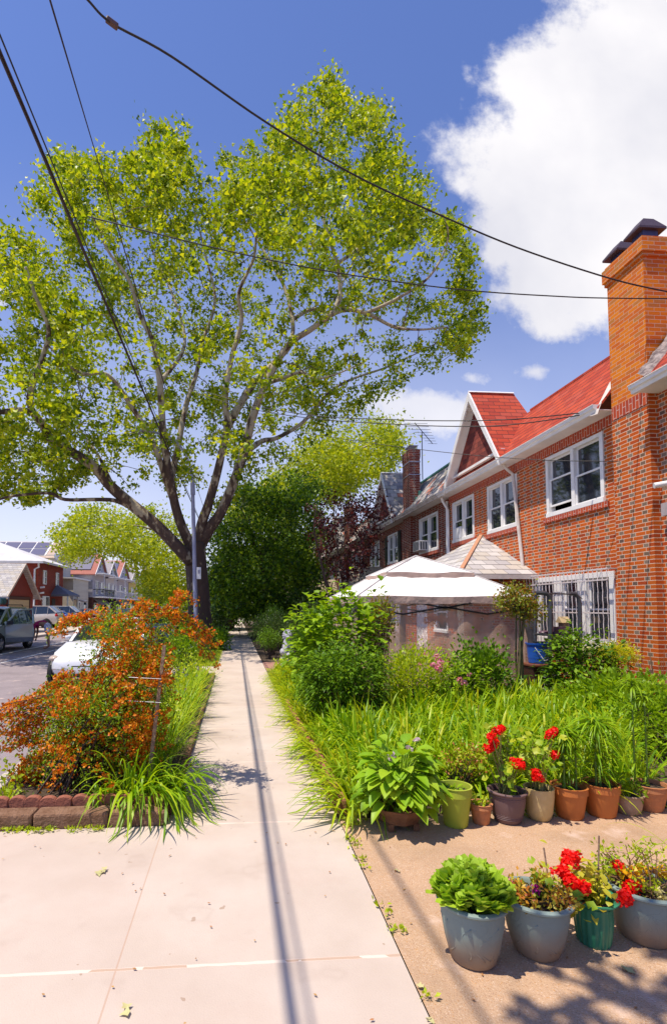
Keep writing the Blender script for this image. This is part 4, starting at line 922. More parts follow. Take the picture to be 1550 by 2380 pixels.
a=at(313,1440,100);b_=at(340,1440,100); zt=at(330,1318,100)[2]; ze=at(330,1352,100)[2]
MB().prism([(a[0],100,0),(b_[0],100,0),(b_[0],100,ze),(b_[0]-.3,100,zt),(a[0],100,ze-.6)],(0,9,0)).build('wall',yel,yh); MB().box(a[0]+.5,a[0]+1.2,99.93,100,1.2,2.8).build('window',white,yh)
oh=thing('orange_roof_house','white house with orange tiled roofs at the far end of the street','house',at(355,1425,112))
a=at(338,1440,112);b_=at(380,1440,112); z1=at(355,1392,112)[2]; z2=at(355,1368,112)[2]; z3=at(355,1352,112)[2]; orr=pm('orange_roof',(.5,.2,.06),(.42,.16,.05),rough=.9)
MB().box(a[0],b_[0],112,120,0,z2+.4).build('wall',wht,oh); MB().prism([(a[0]-.5,111.2,z1-.6),(a[0]-.5,112,z1+1.2),(a[0]-.5,112,z1-.6)],(b_[0]-a[0]+1,0,0)).build('porch_roof',orr,oh); MB().prism([(a[0]-.5,111.5,z2),(a[0]-.5,114,z3+.8),(a[0]-.5,120,z2)],(b_[0]-a[0]+1,0,0)).build('roof',orr,oh)
MB().lathe([(0,0),(.9,.0)],((a[0]+b_[0])/2-.6,111.95,1.7),16,axis='y').build('arched_window',glass,oh)
# ---------------------------------------------------------------- cars
tyrem=rubber
rimm=pm('alloy',(.55,.55,.58),(.45,.45,.48),rough=.3,metal=.8)
def paintm(name,c,metal=.3):
    m=pm(name,c,tuple(x*.93 for x in c),rough=.28,metal=metal,scale=3,coat=.8); return m
lightred=pm('tail_red',(.5,.01,.01),rough=.2); lightclear=pm('lamp_clear',(.55,.5,.48),(.7,.65,.62),rough=.15); amber=pm('amber_lamp',(.7,.25,.05),rough=.2); plastic=pm('car_plastic',(.03,.03,.033),rough=.7)
carglass=glassmat('car_glass',(.015,.02,.022),.03)
def clearglass():
    m,nt,b=newmat('clear_car_glass'); b.inputs['Base Color'].default_value=(.02,.03,.03,1); b.inputs['Roughness'].default_value=.03; b.inputs['Specular IOR Level'].default_value=.8
    tp=nd(nt,'ShaderNodeBsdfTransparent'); tp.inputs[0].default_value=(.6,.68,.64,1); mx=nd(nt,'ShaderNodeMixShader'); mx.inputs[0].default_value=.35
    nt.links.new(tp.outputs[0],mx.inputs[1]); nt.links.new(b.outputs[0],mx.inputs[2]); nt.links.new(mx.outputs[0],nt.nodes['Material Output'].inputs['Surface']); return m
cgl=clearglass()
def make_car(label,kind,col,loc,rz,suv=True,L=4.5,W=1.82,door_open=False,group=None,name='parked_car',lower=None,roofrack=False,cat='car'):
    root=thing(name,label,cat,(0,0,0),group)
    h=W/2; r=.35 if suv else .32; l=L/2
    if suv:
        st=[(l,.42,.62,.62),(l-.06,.36,.78,.8),(l-.25,.3,.93,.9),(l-1.0,.28,1.02,.96),(l-1.25,.28,1.05,1.),(0,.28,1.08,1.),(-l+.9,.28,1.12,1.),(-l+.18,.3,1.15,.97),(-l+.03,.38,1.05,.93),(-l,.45,.7,.9)]
        cab=[(l-1.2,1.04,1.04,.92,.80),(l-1.95,1.06,1.66,.92,.74),(0,1.08,1.72,.93,.75),(-l+.75,1.12,1.70,.93,.74),(-l+.12,1.14,1.2,.92,.85)]
    else:
        st=[(l,.4,.58,.55),(l-.07,.32,.68,.78),(l-.35,.26,.8,.9),(l-1.15,.24,.93,.96),(l-1.4,.24,.96,1.),(0,.24,.98,1.),(-l+1.1,.24,1.02,1.),(-l+.3,.26,1.03,.94),(-l+.05,.34,.98,.88),(-l,.42,.62,.84)]
        cab=[(l-1.3,.94,.94,.9,.8),(l-2.1,.97,1.38,.92,.70),(l-2.7,.98,1.45,.92,.7),(-l+1.45,1.0,1.40,.92,.7),(-l+.65,1.03,1.06,.9,.82)]
    def sect(x,zb,zt,wf):
        hw=h*wf; return [(x,0,zb),(x,hw*.86,zb),(x,hw*.97,zb+.12),(x,hw,zb+(zt-zb)*.45),(x,hw*.985,zb+(zt-zb)*.75),(x,hw*.93,zt-.02),(x,hw*.6,zt+.02),(x,0,zt+.035)]
    def loft(secs):
        V=[];n=len(secs[0]);m=2*n-2
        for s in secs:
            V+=s; V+=[(x,-y,z) for x,y,z in s[-2:0:-1]]
        Fc=[(i*m+k,i*m+(k+1)%m,(i+1)*m+(k+1)%m,(i+1)*m+k) for i in range(len(secs)-1) for k in range(m)]
        Fc+=[tuple(range(m-1,-1,-1)),tuple((len(secs)-1)*m+k for k in range(m))]; return V,Fc
    # finer stations by interpolation
    xs=np.linspace(l,-l,24); A=np.array(st); o=np.argsort(A[:,0]); fs=[tuple([x]+[float(np.interp(x,A[o,0],A[o,k])) for k in (1,2,3)]) for x in sorted(set(list(xs)+list(A[:,0])),reverse=True)]
    V,Fc=loft([sect(*s) for s in fs]); MB().add(V,Fc).build('body',col,root,smooth='auto')
    gl=MB(); rf=MB(); pls=[]
    class _P:
        def beam(s,*a,**k): pls.append(MB().beam(*a,**k))
    pl=_P()
    def cs(c): x,zb,zt,wb,wt=c; return (x,h*wb,zb-.02),(x,h*wt,zt),(x,h*wt*.55,zt+(.04 if zt>1.3 else 0))
    C=[cs(c) for c in cab]
    for i in range(len(C)-1):
        for s in (1,-1):
            a0,a1,a2=[(p[0],p[1]*s,p[2]) for p in C[i]]; b0,b1,b2=[(p[0],p[1]*s,p[2]) for p in C[i+1]]
            gl.add([a0,b0,b1,a1],[(0,1,2,3)])
            steep=(i==0 or i==len(C)-2)
            (gl if steep else rf).add([a1,b1,b2,a2],[(0,1,2,3)])
            if s==1: (gl if steep else rf).add([a2,b2,(b2[0],-b2[1],b2[2]),(a2[0],-a2[1],a2[2])],[(0,1,2,3)])
            if not steep: rf.beam(a1,b1,.07,.06)
            if steep: pl.beam(a1,b1,.07,.06) if i==0 else pl.beam(a1,b1,.09,.08); 
            if i==0: pl.beam(a0,a1,.03,.03)
            if i>0: pl.beam(a0,a1,.075,.02) 
        if i==0:
            pl.beam((C[1][1][0],-C[1][1][1],C[1][1][2]),C[1][1],.06,.05)
    x=(l-1.95+(-l+.75))/2-.05
    for s in (1,-1): pl.beam((x,h*.925*s,1.02),(x,h*.75*s,1.6 if suv else 1.36),.08,.02)
    gl.build('window_glass',carglass,root,smooth=False); rf.build('roof',col,root); [q.build('pillar',col,root) for q in pls]
    tr=MB()
    for s in (1,-1): tr.beam((l-.5,s*h*.965,.36),(-l+.4,s*h*.965,.36),.05,.2)
    tr.build('sill_trim',lower or plastic,root)
    ax=(l-.86,-l+.86)
    for x in ax:
        for s in (1,-1):
            a=MB(); a.lathe([(0,0),(r+.06,0),(r+.06,.03),(0,.03)],(x,s*(h-.02)-.015,r),24,axis='y'); a.build('wheel_well_shade',black,root)  # flat black disc on the body side: the wheel well's shade as colour
            t_=MB(); t_.lathe([(r*.62,-.1),(r*.97,-.1),(r,-.07),(r,.07),(r*.97,.1),(r*.62,.1)],(x,s*(h-.03),r),24,axis='y'); W_=t_.build('wheel',tyrem,root,smooth='auto')
            q=MB(); q.lathe([(r*.66,-.08),(r*.66,.085),(r*.6,.09),(r*.58,.05),(r*.58,-.08)],(x,s*(h-.03),r),24,axis='y')
            for k in range(5):
                t=2*PI*k/5+.3
                q.beam((x,s*(h-.03)+s*.085,r),(x+r*.62*math.cos(t),s*(h-.03)+s*.08,r+r*.62*math.sin(t)),.075,.03,up=(0,1,0))
            q.lathe([(0,0),(r*.18,0)],(x,s*(h+.065),r),12,axis='y'); q.build('rim',rimm,W_)
    for s in (1,-1):
        MB().ball((l-.2,s*h*.74,.78),(.17,.2,.085),12,8).build('headlight',lightclear,root,smooth=True) if suv else MB().ball((l-.36,s*h*.76,.67),(.28,.16,.075),12,8).build('headlight',pm('smoked_lamp',(.3,.28,.27),(.55,.4,.3),rough=.15,scale=9),root,smooth=True)
        MB().ball((-l+.12,s*h*.8,.98 if suv else .88),(.13,.16,.16 if suv else .1),12,8).build('tail_light',lightred,root,smooth=True)
        MB().ball((l-(1.42 if suv else 1.65),s*(h+.0),(1.12 if suv else 1.03)),(.06,.1,.065),10,8).build('wing_mirror',col,root,smooth=True)
        MB().beam((l-2.2,s*(h+.005),.86),(l-2.4,s*(h+.005),.86),.03,.03).build('door_handle',chrome,root)
    g=MB(); g.box(l-.03,l+.015,-.45,.45,.5,.68) if suv else g.box(l-.1,l-.0,-.3,.3,.5,.56); g.build('front_grille',plastic,root,bevel=.02); MB().box(l-.1,l+.02 if suv else l-.015,-h*.6,h*.6,.3,.42).build('bumper_intake',plastic,root,bevel=.02)
    MB().box(-l-.03,-l+.1,-h*.85,h*.85,.38,.55).build('rear_bumper',lower or plastic,root,bevel=.03); MB().box(-l-.035,-l,-.26,.26,.72,.87).build('number_plate',white,root)
    if roofrack:
        mb=MB()
        for s in (1,-1): mb.tube([(l-2.1,s*.62,1.78),(l-2.2,s*.62,1.83),(-l+.9,s*.62,1.83),(-l+.8,s*.62,1.76)],.02,6)
        for x in (.3,-.8): mb.beam((x,-.62,1.83),(x,.62,1.83),.04,.03)
        mb.build('roof_rack',plastic,root)
    if door_open:
        hx=l-1.35; D=bpy.data.objects.new('open_door',None); COL.objects.link(D); D.parent=root; D.location=(hx,h,0)
        mb=MB(); mb.add([(0,0,.38),(-1.0,0,.38),(-1.03,0,.75),(-1.0,-.05,1.08),(0,-.05,1.05),(0,.01,.7)]+[(x_,y_-.09,z_) for x_,y_,z_ in [(0,0,.38),(-1.0,0,.38),(-1.03,0,.75),(-1.0,-.05,1.08),(0,-.05,1.05),(0,.01,.7)]],[(0,1,2,3,4,5),(11,10,9,8,7,6)]+[(i,(i+1)%6,6+(i+1)%6,6+i) for i in range(6)])
        o=mb.build('door_panel',col,None); o.parent=D
        fr=MB().tube([(0,-.05,1.05),(-.45,-.15,1.6),(-1.0,-.17,1.66),(-1.02,-.05,1.08)],.045,6).build('door_frame',col,None); fr.parent=D
        gg=MB().add([(-.02,-.06,1.06),(-.47,-.155,1.58),(-.98,-.17,1.64),(-.99,-.06,1.09)],[(0,1,2,3)]).build('door_glass',cgl,None); gg.parent=D
        tt=MB().box(-1.0,-.02,.0,.012,.38,.55).build('door_trim',lower or plastic,None); tt.parent=D; MB().box(-.2,-.02,.02,.22,1.06,1.2).build('wing_mirror',plastic,None).parent=D
        D.rotation_euler=(0,0,math.radians(-55))
    root.location=loc; root.rotation_euler=(0,0,rz); return root
RD=-.12
silverblue=paintm('silver_blue_paint',(.34,.38,.33),.2)
make_car('grey green SUV with open driver door and loaded roof rack at the left edge','suv',silverblue,(-9.75,21.65,RD),-PI/2,True,4.45,1.8,door_open=True,roofrack=True,lower=pm('grey_cladding',(.16,.17,.18),rough=.6),cat='SUV')
ld=thing('roof_cargo','rolled green tarpaulin and crate strapped on the roof rack of the grey green SUV','cargo',(-9.75,21.3,1.72)); mb=MB(); mb.tube([(-10.3,21.5,1.86),(-9.2,21.5,1.86)],.13,10); mb.tube([(-10.3,21.2,1.84),(-9.2,21.25,1.84)],.11,10); mb.build('rolled_tarp',pm('green_tarp',(.08,.2,.17),(.06,.12,.12),rough=.6,scale=12),ld,smooth='auto')
mb=MB()
for y in (20.9,21.7):
    mb.beam((-10.35,y,2.0),(-9.15,y,2.0),.02)
    for x in (-10.35,-9.75,-9.15): mb.beam((x,y,1.7),(x,y,2.02),.02)
mb.build('rack_frame',steel,ld)
gP='cars parked on the drives across the street'
make_car('silver white SUV parked on a drive in front of the red brick house','suv',paintm('pearl',(.62,.58,.56),.2),(-16.2,42.6,0),PI,True,4.6,1.88,group=gP,cat='SUV')
make_car('small blue hatchback between the two pale SUVs on the drives','hatch',paintm('blue_paint',(.02,.12,.5),.3),(-15.9,46.6,0),PI,False,4.1,1.75,group=gP)
make_car('white SUV parked beyond the blue hatchback, its red tail lights showing','suv',paintm('white_paint2',(.66,.64,.63),.1),(-16.7,49.2,0),PI,True,4.8,1.9,group=gP,cat='SUV')
make_car('dark silver car parked beyond the two pale SUVs beside the chrome railing','sedan',paintm('grey_paint',(.3,.28,.29),.4),(-15.6,54.4,0),PI,False,4.6,1.8,group=gP)
make_car('dark sedan partly hidden behind the orange shrub on the far side of the street','sedan',paintm('dark_paint',(.04,.045,.06),.4),(-12.3,60.5,-.0),-PI/2-.2,False,4.5,1.8)
gN='cars parked along the planting strip'
make_car('white sedan parked nose out behind the orange flowering shrub','sedan',paintm('white_sedan',(.78,.77,.76),.05),(-3.02,13.1,RD),-PI/2,False,4.6,1.76,group=gN)
make_car('dark grey SUV parked at the kerb next to the big plane tree','suv',paintm('dark_grey_paint',(.14,.13,.14),.5),(-3.15,22.5,RD),-PI/2,True,4.5,1.82,group=gN,cat='SUV')
make_car('black car farther up the kerb beyond the plane tree','sedan',paintm('black_paint',(.03,.03,.035),.4),(-3.2,29,RD),-PI/2,False,4.6,1.82,group=gN)
# ---------------------------------------------------------------- person bending at the car door
def skin_mesh(name,verts,edges,radii,mat,parent,sub=1,root=0):
    me=bpy.data.meshes.new(name); off=wloc(parent) if parent is not None else np.zeros(3)
    me.from_pydata([tuple(np.array(v)-off) for v in verts],edges,[]); o=bpy.data.objects.new(name,me); COL.objects.link(o)
    me.materials.append(mat)
    if parent is not None: o.parent=parent
    sk=o.modifiers.new('s','SKIN'); lay=me.skin_vertices[0] if me.skin_vertices else None
    if lay is None:
        bpy.context.view_layer.update()
        lay=me.skin_vertices[0] if me.skin_vertices else me.attributes.new('skin','FLOAT_VECTOR','POINT')
    for i,r_ in enumerate(radii): lay.data[i].radius=(r_,r_) if not hasattr(r_,'__len__') else r_; lay.data[i].use_root=(i==root)
    s=o.modifiers.new('u','SUBSURF'); s.levels=sub; s.render_levels=sub; return o
px_,py_,pz=-7.9,22.5,RD
skinm=pm('skin',(.42,.2,.13),(.38,.18,.12),rough=.6,scale=20)
try:
    P_=thing('person','barefoot person in magenta top and patterned shorts bending down by the open car door','person',(px_,py_,pz))
    v=[(0,0,.98),(-.22,.0,1.08),(-.46,0,1.04),(-.56,0,.97),(-.68,0,.88),(-.74,0,.82),
       (.02,.13,.93),(-.02,.15,.52),(.03,.15,.1),(-.1,.16,.04),(-.2,.16,.03),
       (.02,-.13,.93),(.12,-.17,.52),(.15,-.18,.1),(.02,-.19,.04),(-.08,-.19,.03),
       (-.48,.17,1.0),(-.46,.22,.72),(-.5,.2,.47),(-.52,.2,.39),
       (-.48,-.17,1.0),(-.42,-.22,.74),(-.46,-.2,.5),(-.48,-.2,.42)]
    v=[(a+px_,b+py_,c+pz) for a,b,c in v]
    e=[(0,1),(1,2),(2,3),(3,4),(4,5),(0,6),(6,7),(7,8),(8,9),(9,10),(0,11),(11,12),(12,13),(13,14),(14,15),(2,16),(16,17),(17,18),(18,19),(2,20),(20,21),(21,22),(22,23)]
    rr=[.15,.13,.15,.06,.095,.085,.1,.06,.042,.04,.03,.1,.06,.042,.04,.03,.06,.045,.032,.03,.06,.045,.032,.03]
    body=skin_mesh('body',v,e,rr,skinm,P_,2)
    def V3(*a): return (a[0]+px_,a[1]+py_,a[2]+pz)
    top=skin_mesh('shirt',[V3(-.02,0,1.0),V3(-.24,0,1.09),V3(-.46,0,1.055),V3(-.53,0,1.0),V3(-.475,.2,.96),V3(-.46,.22,.82),V3(-.475,-.2,.96),V3(-.43,-.22,.82)],[(0,1),(1,2),(2,3),(2,4),(4,5),(2,6),(6,7)],[.165,.15,.175,.09,.08,.065,.08,.065],pm('magenta_cloth',(.5,.03,.15),(.42,.02,.12),rough=.85),P_,2)
    m,nt,b=newmat('patterned_cloth'); g_=nd(nt,'ShaderNodeNewGeometry'); nt.links.new(ramp(nt,tex_noise(nt,7,3,g_.outputs['Position']),[(.42,(.8,.8,.84)),(.5,(.28,.28,.6)),(.58,(.78,.76,.82))]),b.inputs['Base Color']); b.inputs['Roughness'].default_value=.85
    shorts=skin_mesh('shorts',[V3(-.08,0,1.03),V3(.03,0,.96),V3(.03,.13,.88),V3(0,.15,.62),V3(.05,-.13,.88),V3(.1,-.17,.62)],[(0,1),(1,2),(2,3),(1,4),(4,5)],[.16,.19,.14,.125,.14,.125],m,P_,2)
    MB().ball(V3(-.71,0,.87),(.1,.095,.1),12,8).build('hair',pm('dark_hair',(.02,.015,.012),rough=.8),P_,smooth=True)
    fb=MB()
    for s,cx_,cz in ((1,-.52,.39),(-1,-.48,.42)):
        for k in range(5): fb.tube([V3(cx_+.012*(k-2),s*.2,cz),V3(cx_-.02+.014*(k-2),s*.2+.01,cz-.07-.012*(2-abs(k-2)))],[.009,.007],5)
    fb.build('finger',skinm,P_)
except Exception as ex: print('PERSON',ex)
# ---------------------------------------------------------------- stone lion on a pedestal
stn=pm('lion_stone',(.5,.49,.54),(.27,.26,.32),rough=.85,scale=22,bump=1,bscale=50)
q=onz(672,1562); lx,ly=q[0]+.05,13.4
ln=thing('lion_statue','grey stone seated lion statue on a low pedestal beside the red paved walk','statue',(lx,ly,0))
MB().box(lx-.2,lx+.2,ly-.22,ly+.22,0,.3).box(lx-.16,lx+.16,ly-.18,ly+.18,.3,.36).build('pedestal',stn,ln,bevel=.015)
mb=MB(); mb.ball((lx,ly+.05,.56),(.17,.2,.22),14,10); mb.ball((lx-.02,ly-.06,.66),(.14,.13,.17),14,10)
mb.tube([(lx-.09,ly-.12,.66),(lx-.1,ly-.17,.5),(lx-.1,ly-.19,.38)],[.065,.05,.055],8); mb.tube([(lx+.07,ly-.12,.66),(lx+.08,ly-.17,.5),(lx+.08,ly-.19,.38)],[.065,.05,.055],8)
mb.ball((lx-.14,ly+.08,.45),(.09,.16,.1),10,8); mb.ball((lx+.14,ly+.08,.45),(.09,.16,.1),10,8); mb.ball((lx-.02,ly-.24,.39),(.07,.07,.07),10,8)
mb.tube([(lx+.02,ly+.24,.42),(lx+.05,ly+.3,.6),(lx,ly+.26,.74)],[.04,.035,.06],8); mb.build('body',stn,ln,smooth=True)
mb=MB(); mb.ball((lx-.02,ly-.1,.87),(.11,.12,.12),14,10); mb.ball((lx-.03,ly-.2,.83),(.065,.07,.05),10,8)
for s in (-1,1): mb.ball((lx-.02+s*.075,ly-.08,.98),(.03,.02,.035),8,6)
mb.build('head',stn,ln,smooth=True)
mb=MB()
for k in range(16):
    t=2*PI*k/16; mb.ball((lx-.02+.115*math.cos(t),ly-.05,.87+.125*math.sin(t)),(.042,.05,.042),8,6)
mb.build('mane',stn,ln,smooth=True)
o=MB().box(.84,1.12,11.9,12.6,.005,.02).build('door_mat',pm('red_mat',(.5,.05,.04),(.4,.04,.03),rough=.95,bump=.5)); tag(o,'red mat lying at the edge of the sidewalk before the lion statue','mat')
o=MB().prism([(.86,11.6,.004),(.98,11.62,.004),(.99,11.75,.004),(.9,11.78,.004)],(0,0,.03)).build('plastic_wrapper',pm('teal_wrapper',(.25,.65,.62),rough=.3)); tag(o,'crumpled teal wrapper on the sidewalk near the red mat','wrapper')
# ---------------------------------------------------------------- trees
def plane_bark():
    m,nt,b=newmat('plane_tree_bark'); g=nd(nt,'ShaderNodeNewGeometry'); s=nd(nt,'ShaderNodeSeparateXYZ'); nt.links.new(g.outputs['Position'],s.inputs[0])
    mp=nd(nt,'ShaderNodeMapping'); mp.inputs['Scale'].default_value=(1,1,.45); nt.links.new(g.outputs['Position'],mp.inputs[0])
    f=tex_noise(nt,3.6,6,mp.outputs[0],.6); hgt=nd(nt,'ShaderNodeMapRange'); hgt.inputs[1].default_value=1.5; hgt.inputs[2].default_value=9.5; hgt.inputs[3].default_value=.19; hgt.inputs[4].default_value=-.03; nt.links.new(s.outputs[2],hgt.inputs[0])
    k=mth(nt,'SUBTRACT',f,hgt.outputs[0])
    c=ramp(nt,k,[(.40,(.085,.052,.038)),(.455,(.14,.09,.06)),(.475,(.33,.26,.17)),(.6,(.47,.40,.28))])
    nt.links.new(c,b.inputs['Base Color']); b.inputs['Roughness'].default_value=.9
    bn=nd(nt,'ShaderNodeBump',i_Strength=.6,i_Distance=.04); nt.links.new(mth(nt,'ADD',tex_noise(nt,25,4,mp.outputs[0]),mth(nt,'MULTIPLY',k,-3)),bn.inputs['Height']); nt.links.new(bn.outputs[0],b.inputs['Normal']); return m
pbark=plane_bark()
twig=pm('twig_bark',(.2,.13,.08),(.12,.08,.05),rough=.9)
def smooth_path(P,k=5,wob=.0):
    P=[np.array(p,float) for p in P]; m=len(P); out=[]
    for i in range(m-1):
        p0=P[max(0,i-1)];p1=P[i];p2=P[i+1];p3=P[min(m-1,i+2)]
        for j in range(k):
            t=j/k; out.append(.5*((2*p1)+(-p0+p2)*t+(2*p0-5*p1+4*p2-p3)*t*t+(-p0+3*p1-3*p2+p3)*t**3)+rng.normal(size=3)*wob)
    out.append(P[-1]); return out
def grow(nodes,nrad,clusters,r_tip=.006,kk=1.35):
    """join cluster centres to the skeleton, nearest first; returns sticks"""
    N=[np.array(n) for n in nodes]; arr=np.zeros((len(nodes)+2*len(clusters)+5,3)); arr[:len(N)]=np.array(N); cnt=len(N); rad=np.zeros(len(arr)); rad[:cnt]=nrad
    d0=np.min(np.linalg.norm(clusters[:,None]-arr[None,:cnt],axis=2),axis=1) if len(clusters)*cnt<4e6 else np.array([np.min(np.linalg.norm(arr[:cnt]-c,axis=1)) for c in clusters])
    A=[];B=[];ra=[];rb=[];bow=[]
    for i in np.argsort(d0):
        c=clusters[i]; dd=np.linalg.norm(arr[:cnt]-c,axis=1)*(1+.0*rad[:cnt]); j=int(np.argmin(dd)); p=arr[j]; L=dd[j]; r0=min(rad[j]*.75,.008+.012*L); r1=max(r_tip,r0*.55)
        mid=(p+c)/2+rng.normal(size=3)*L*.1+np.array([0,0,L*.06])
        A+=[p,mid];B+=[mid,c];ra+=[r0,(r0+r1)/2];rb+=[(r0+r1)/2,r1]; arr[cnt]=mid;rad[cnt]=(r0+r1)/2;arr[cnt+1]=c;rad[cnt+1]=r1;cnt+=2
    return sticks(A,B,ra,rb,4)
def frontcut(cl):
    d=cl-np.array([0,0,EYE]); px=CX+F*(d@_r)/(d@_f); py=CY-F*(d@_u)/(d@_f)
    core=(py>560)&(np.abs(px-(600-(py-900)*.1))<430)&(cl[:,1]<21.2)
    return cl[~(core&(rng.uniform(0,1,len(cl))<.78))]
def tree(name,label,cat,poly,Y0,dmax,emax,ncl,limbs,base,lpc,lsize,spread,lm,bm,leaf='lobed',group=None,gap=-.12,gs=.3,up=.5,rtip=.006,extra=None,droop=0):
    t=thing(name,label,cat,base,group)
    cl=sample_crown(poly,ncl,Y0,dmax,emax,gap,gs)
    if extra is not None: cl=frontcut(cl)
    mb=MB(); nodes=[];nr=[]
    for path,r0,r1 in limbs:
        sp_=smooth_path(path,5,.0); n=len(sp_); rr=[r0+(r1-r0)*(i/(n-1))**.8 for i in range(n)]; mb.tube(sp_,[q*(.86 if len(limbs)>8 else 1) for q in rr] if r0<.45 else rr,10); k0=3 if len(limbs)>1 else n//2
        nodes+=sp_[k0:]; nr+=rr[k0:]
    mb.build('trunk',bm,t,smooth=True)
    V,Fc=grow(nodes,nr,cl,rtip); npmesh('branches',V,Fc,twig,t)
    n=len(cl)*lpc; P=np.repeat(cl,lpc,0)+rng.normal(size=(n,3))*np.array([spread,spread,spread*.75])*rng.uniform(.5,1.25,(len(cl),1)).repeat(lpc,0)
    D=rand_dirs(n,-.25); L=lsize*rng.uniform(.6,1.35,n)
    V,Fc=(lobed(P,D,L) if leaf=='lobed' else leaves(P,D,L,L*.6))
    npmesh('crown',V,Fc,lm,t); return t
def Lb(pts,Y):
    """limb from picture points; Y may be a pair (start,end)"""
    n=len(pts); return [at(p[0],p[1],Y[0]+(Y[1]-Y[0])*i/(n-1)) for i,p in enumerate(pts)]
mainpoly=[(-330,1130),(-330,560),(-150,500),(0,545),(62,540),(118,590),(100,520),(45,450),(95,440),(120,360),(200,368),(285,372),(335,360),(342,295),(400,280),(432,285),(430,345),(480,350),(560,345),(612,332),(640,290),(662,258),(700,205),(735,205),(778,172),(800,235),(835,262),(880,245),(908,282),(930,360),(962,398),(1000,440),(1042,425),(1030,480),(1080,560),(1105,610),(1090,650),(1118,720),(1115,790),(1080,830),(1030,830),(1020,900),(960,870),(920,905),(880,905),(850,950),(790,985),(720,1010),(660,1090),(590,1140),(540,1190),(500,1180),(455,1120),(400,1170),(330,1165),(260,1100),(180,1110),(120,1175),(0,1150)]
tb=onz(478,1508)
leafmain=leafm('plane_leaf',[(.05,.12,.005),(.20,.32,.006),(.40,.52,.01),(.62,.66,.03)],trans=.5,pos=[0,.18,.58,1])
TY=20.5
limbs=[([(tb[0],TY,-.1),(tb[0]-.05,TY,.3),at(466,1440,TY),at(462,1380,TY),at(455,1300,TY),at(453,1262,TY)],.5,.42),
 ([(tb[0]+.02,TY,-.15),(tb[0]+.0,TY,.15),(tb[0]-.02,TY,.5)],.72,.46),
 (Lb([(440,1300),(433,1293),(365,1222),(266,1138),(220,1085),(167,1051),(122,1024),(99,986),(76,956),(72,910),(99,834),(114,766),(84,690),(60,620)],(20.4,15.5)),.32,.05),
 (Lb([(99,986),(76,960),(38,952),(-5,958),(-70,945),(-160,920)],(17.6,15.5)),.14,.05),
 (Lb([(372,1228),(320,1190),(273,1165),(228,1161),(152,1161),(114,1146),(30,1153),(-10,1161),(-60,1150)],(20,17)),.12,.035),
 (Lb([(448,1275),(430,1240),(410,1184),(395,1108),(380,1009),(372,888),(357,796),(327,735),(300,650),(250,580),(215,500)],(20.5,17)),.27,.03),
 (Lb([(412,1185),(395,1140),(357,1032),(304,941),(251,872),(190,868),(152,842),(110,800)],(20.3,16)),.18,.03),
 (Lb([(398,1110),(414,1040),(433,941),(456,872),(470,800),(500,700),(480,600),(450,480),(420,380)],(20.5,22)),.17,.02),
 (Lb([(458,1275),(470,1215),(486,1169),(505,1100),(517,1047),(528,986),(524,918),(540,827),(562,743),(555,682),(590,600),(600,520),(640,420)],(20.5,18)),.27,.025),
 (Lb([(528,994),(555,945),(593,888),(654,827),(676,796),(680,743),(661,667),(631,614),(600,561),(562,500),(532,439)],(20,22.5)),.2,.025),
 (Lb([(680,743),(720,720),(768,709),(806,637),(844,561),(870,470)],(21.7,24)),.11,.02),
 (Lb([(465,1268),(490,1225),(517,1184),(562,1070),(585,979),(616,895),(669,804),(722,766),(790,722),(851,728),(912,758),(973,766),(1040,760)],(20.6,17.5)),.3,.03),
 (Lb([(578,1047),(610,1025),(646,1017),(707,979),(768,910),(821,880),(889,857),(942,834),(1010,800)],(20.3,23)),.14,.025),
 (Lb([(620,892),(655,880),(700,865),(730,880),(780,870),(850,840)],(20,16.5)),.1,.02),
 (Lb([(760,740),(790,690),(783,614),(760,538),(740,450),(742,350),(760,250)],(19.3,20)),.14,.018),
 (Lb([(783,614),(850,560),(900,480),(920,400)],(19.5,22)),.09,.015),
 (Lb([(851,728),(930,690),(1000,640),(1040,560),(1030,500)],(19,17)),.09,.015),
 (Lb([(372,888),(430,800),(400,680),(350,560),(360,420)],(18.7,23)),.1,.015),
 (Lb([(266,1138),(230,1060),(180,980),(200,900)],(19.2,22)),.1,.02)]
tm=tree('plane_tree','huge spreading plane tree with mottled trunk and yellow green leaves behind the lamp post','tree',mainpoly,TY,7.0,330,2500,limbs,(tb[0],TY,0),62,.148,.26,leafmain,pbark,gap=-.03,gs=.5,extra=1,rtip=.011)
# second plane tree beyond, seen under and right of the first
p2=[(640,1120),(700,1050),(760,1000),(830,975),(880,970),(925,1000),(935,1050),(900,1100),(850,1120),(810,1150),(760,1170),(700,1200),(640,1230),(560,1230),(520,1190)]
leaf2=leafm('plane_leaf_far',[(.24,.34,.008),(.42,.52,.012),(.56,.6,.03)],trans=.5)
tree('plane_tree','second plane tree farther along the sidewalk, its bright crown reaching over the roofs','tree',p2,36,7,130,420,[([(-.6,36,0),(-.4,36,3),(0,36,6)],.4,.3),(Lb([(530,1240),(600,1160),(700,1110),(800,1060),(890,1020)],(36,34)),.2,.04),(Lb([(560,1200),(640,1100),(720,1060)],(36,38)),.15,.03)],(-.6,36,0),52,.2,.62,leaf2,pbark,gap=-.15)
p3=[(125,1235),(170,1195),(240,1180),(330,1175),(420,1205),(452,1260),(448,1400),(400,1408),(350,1395),(345,1345),(335,1320),(290,1300),(230,1285),(190,1290),(150,1310),(140,1270)]
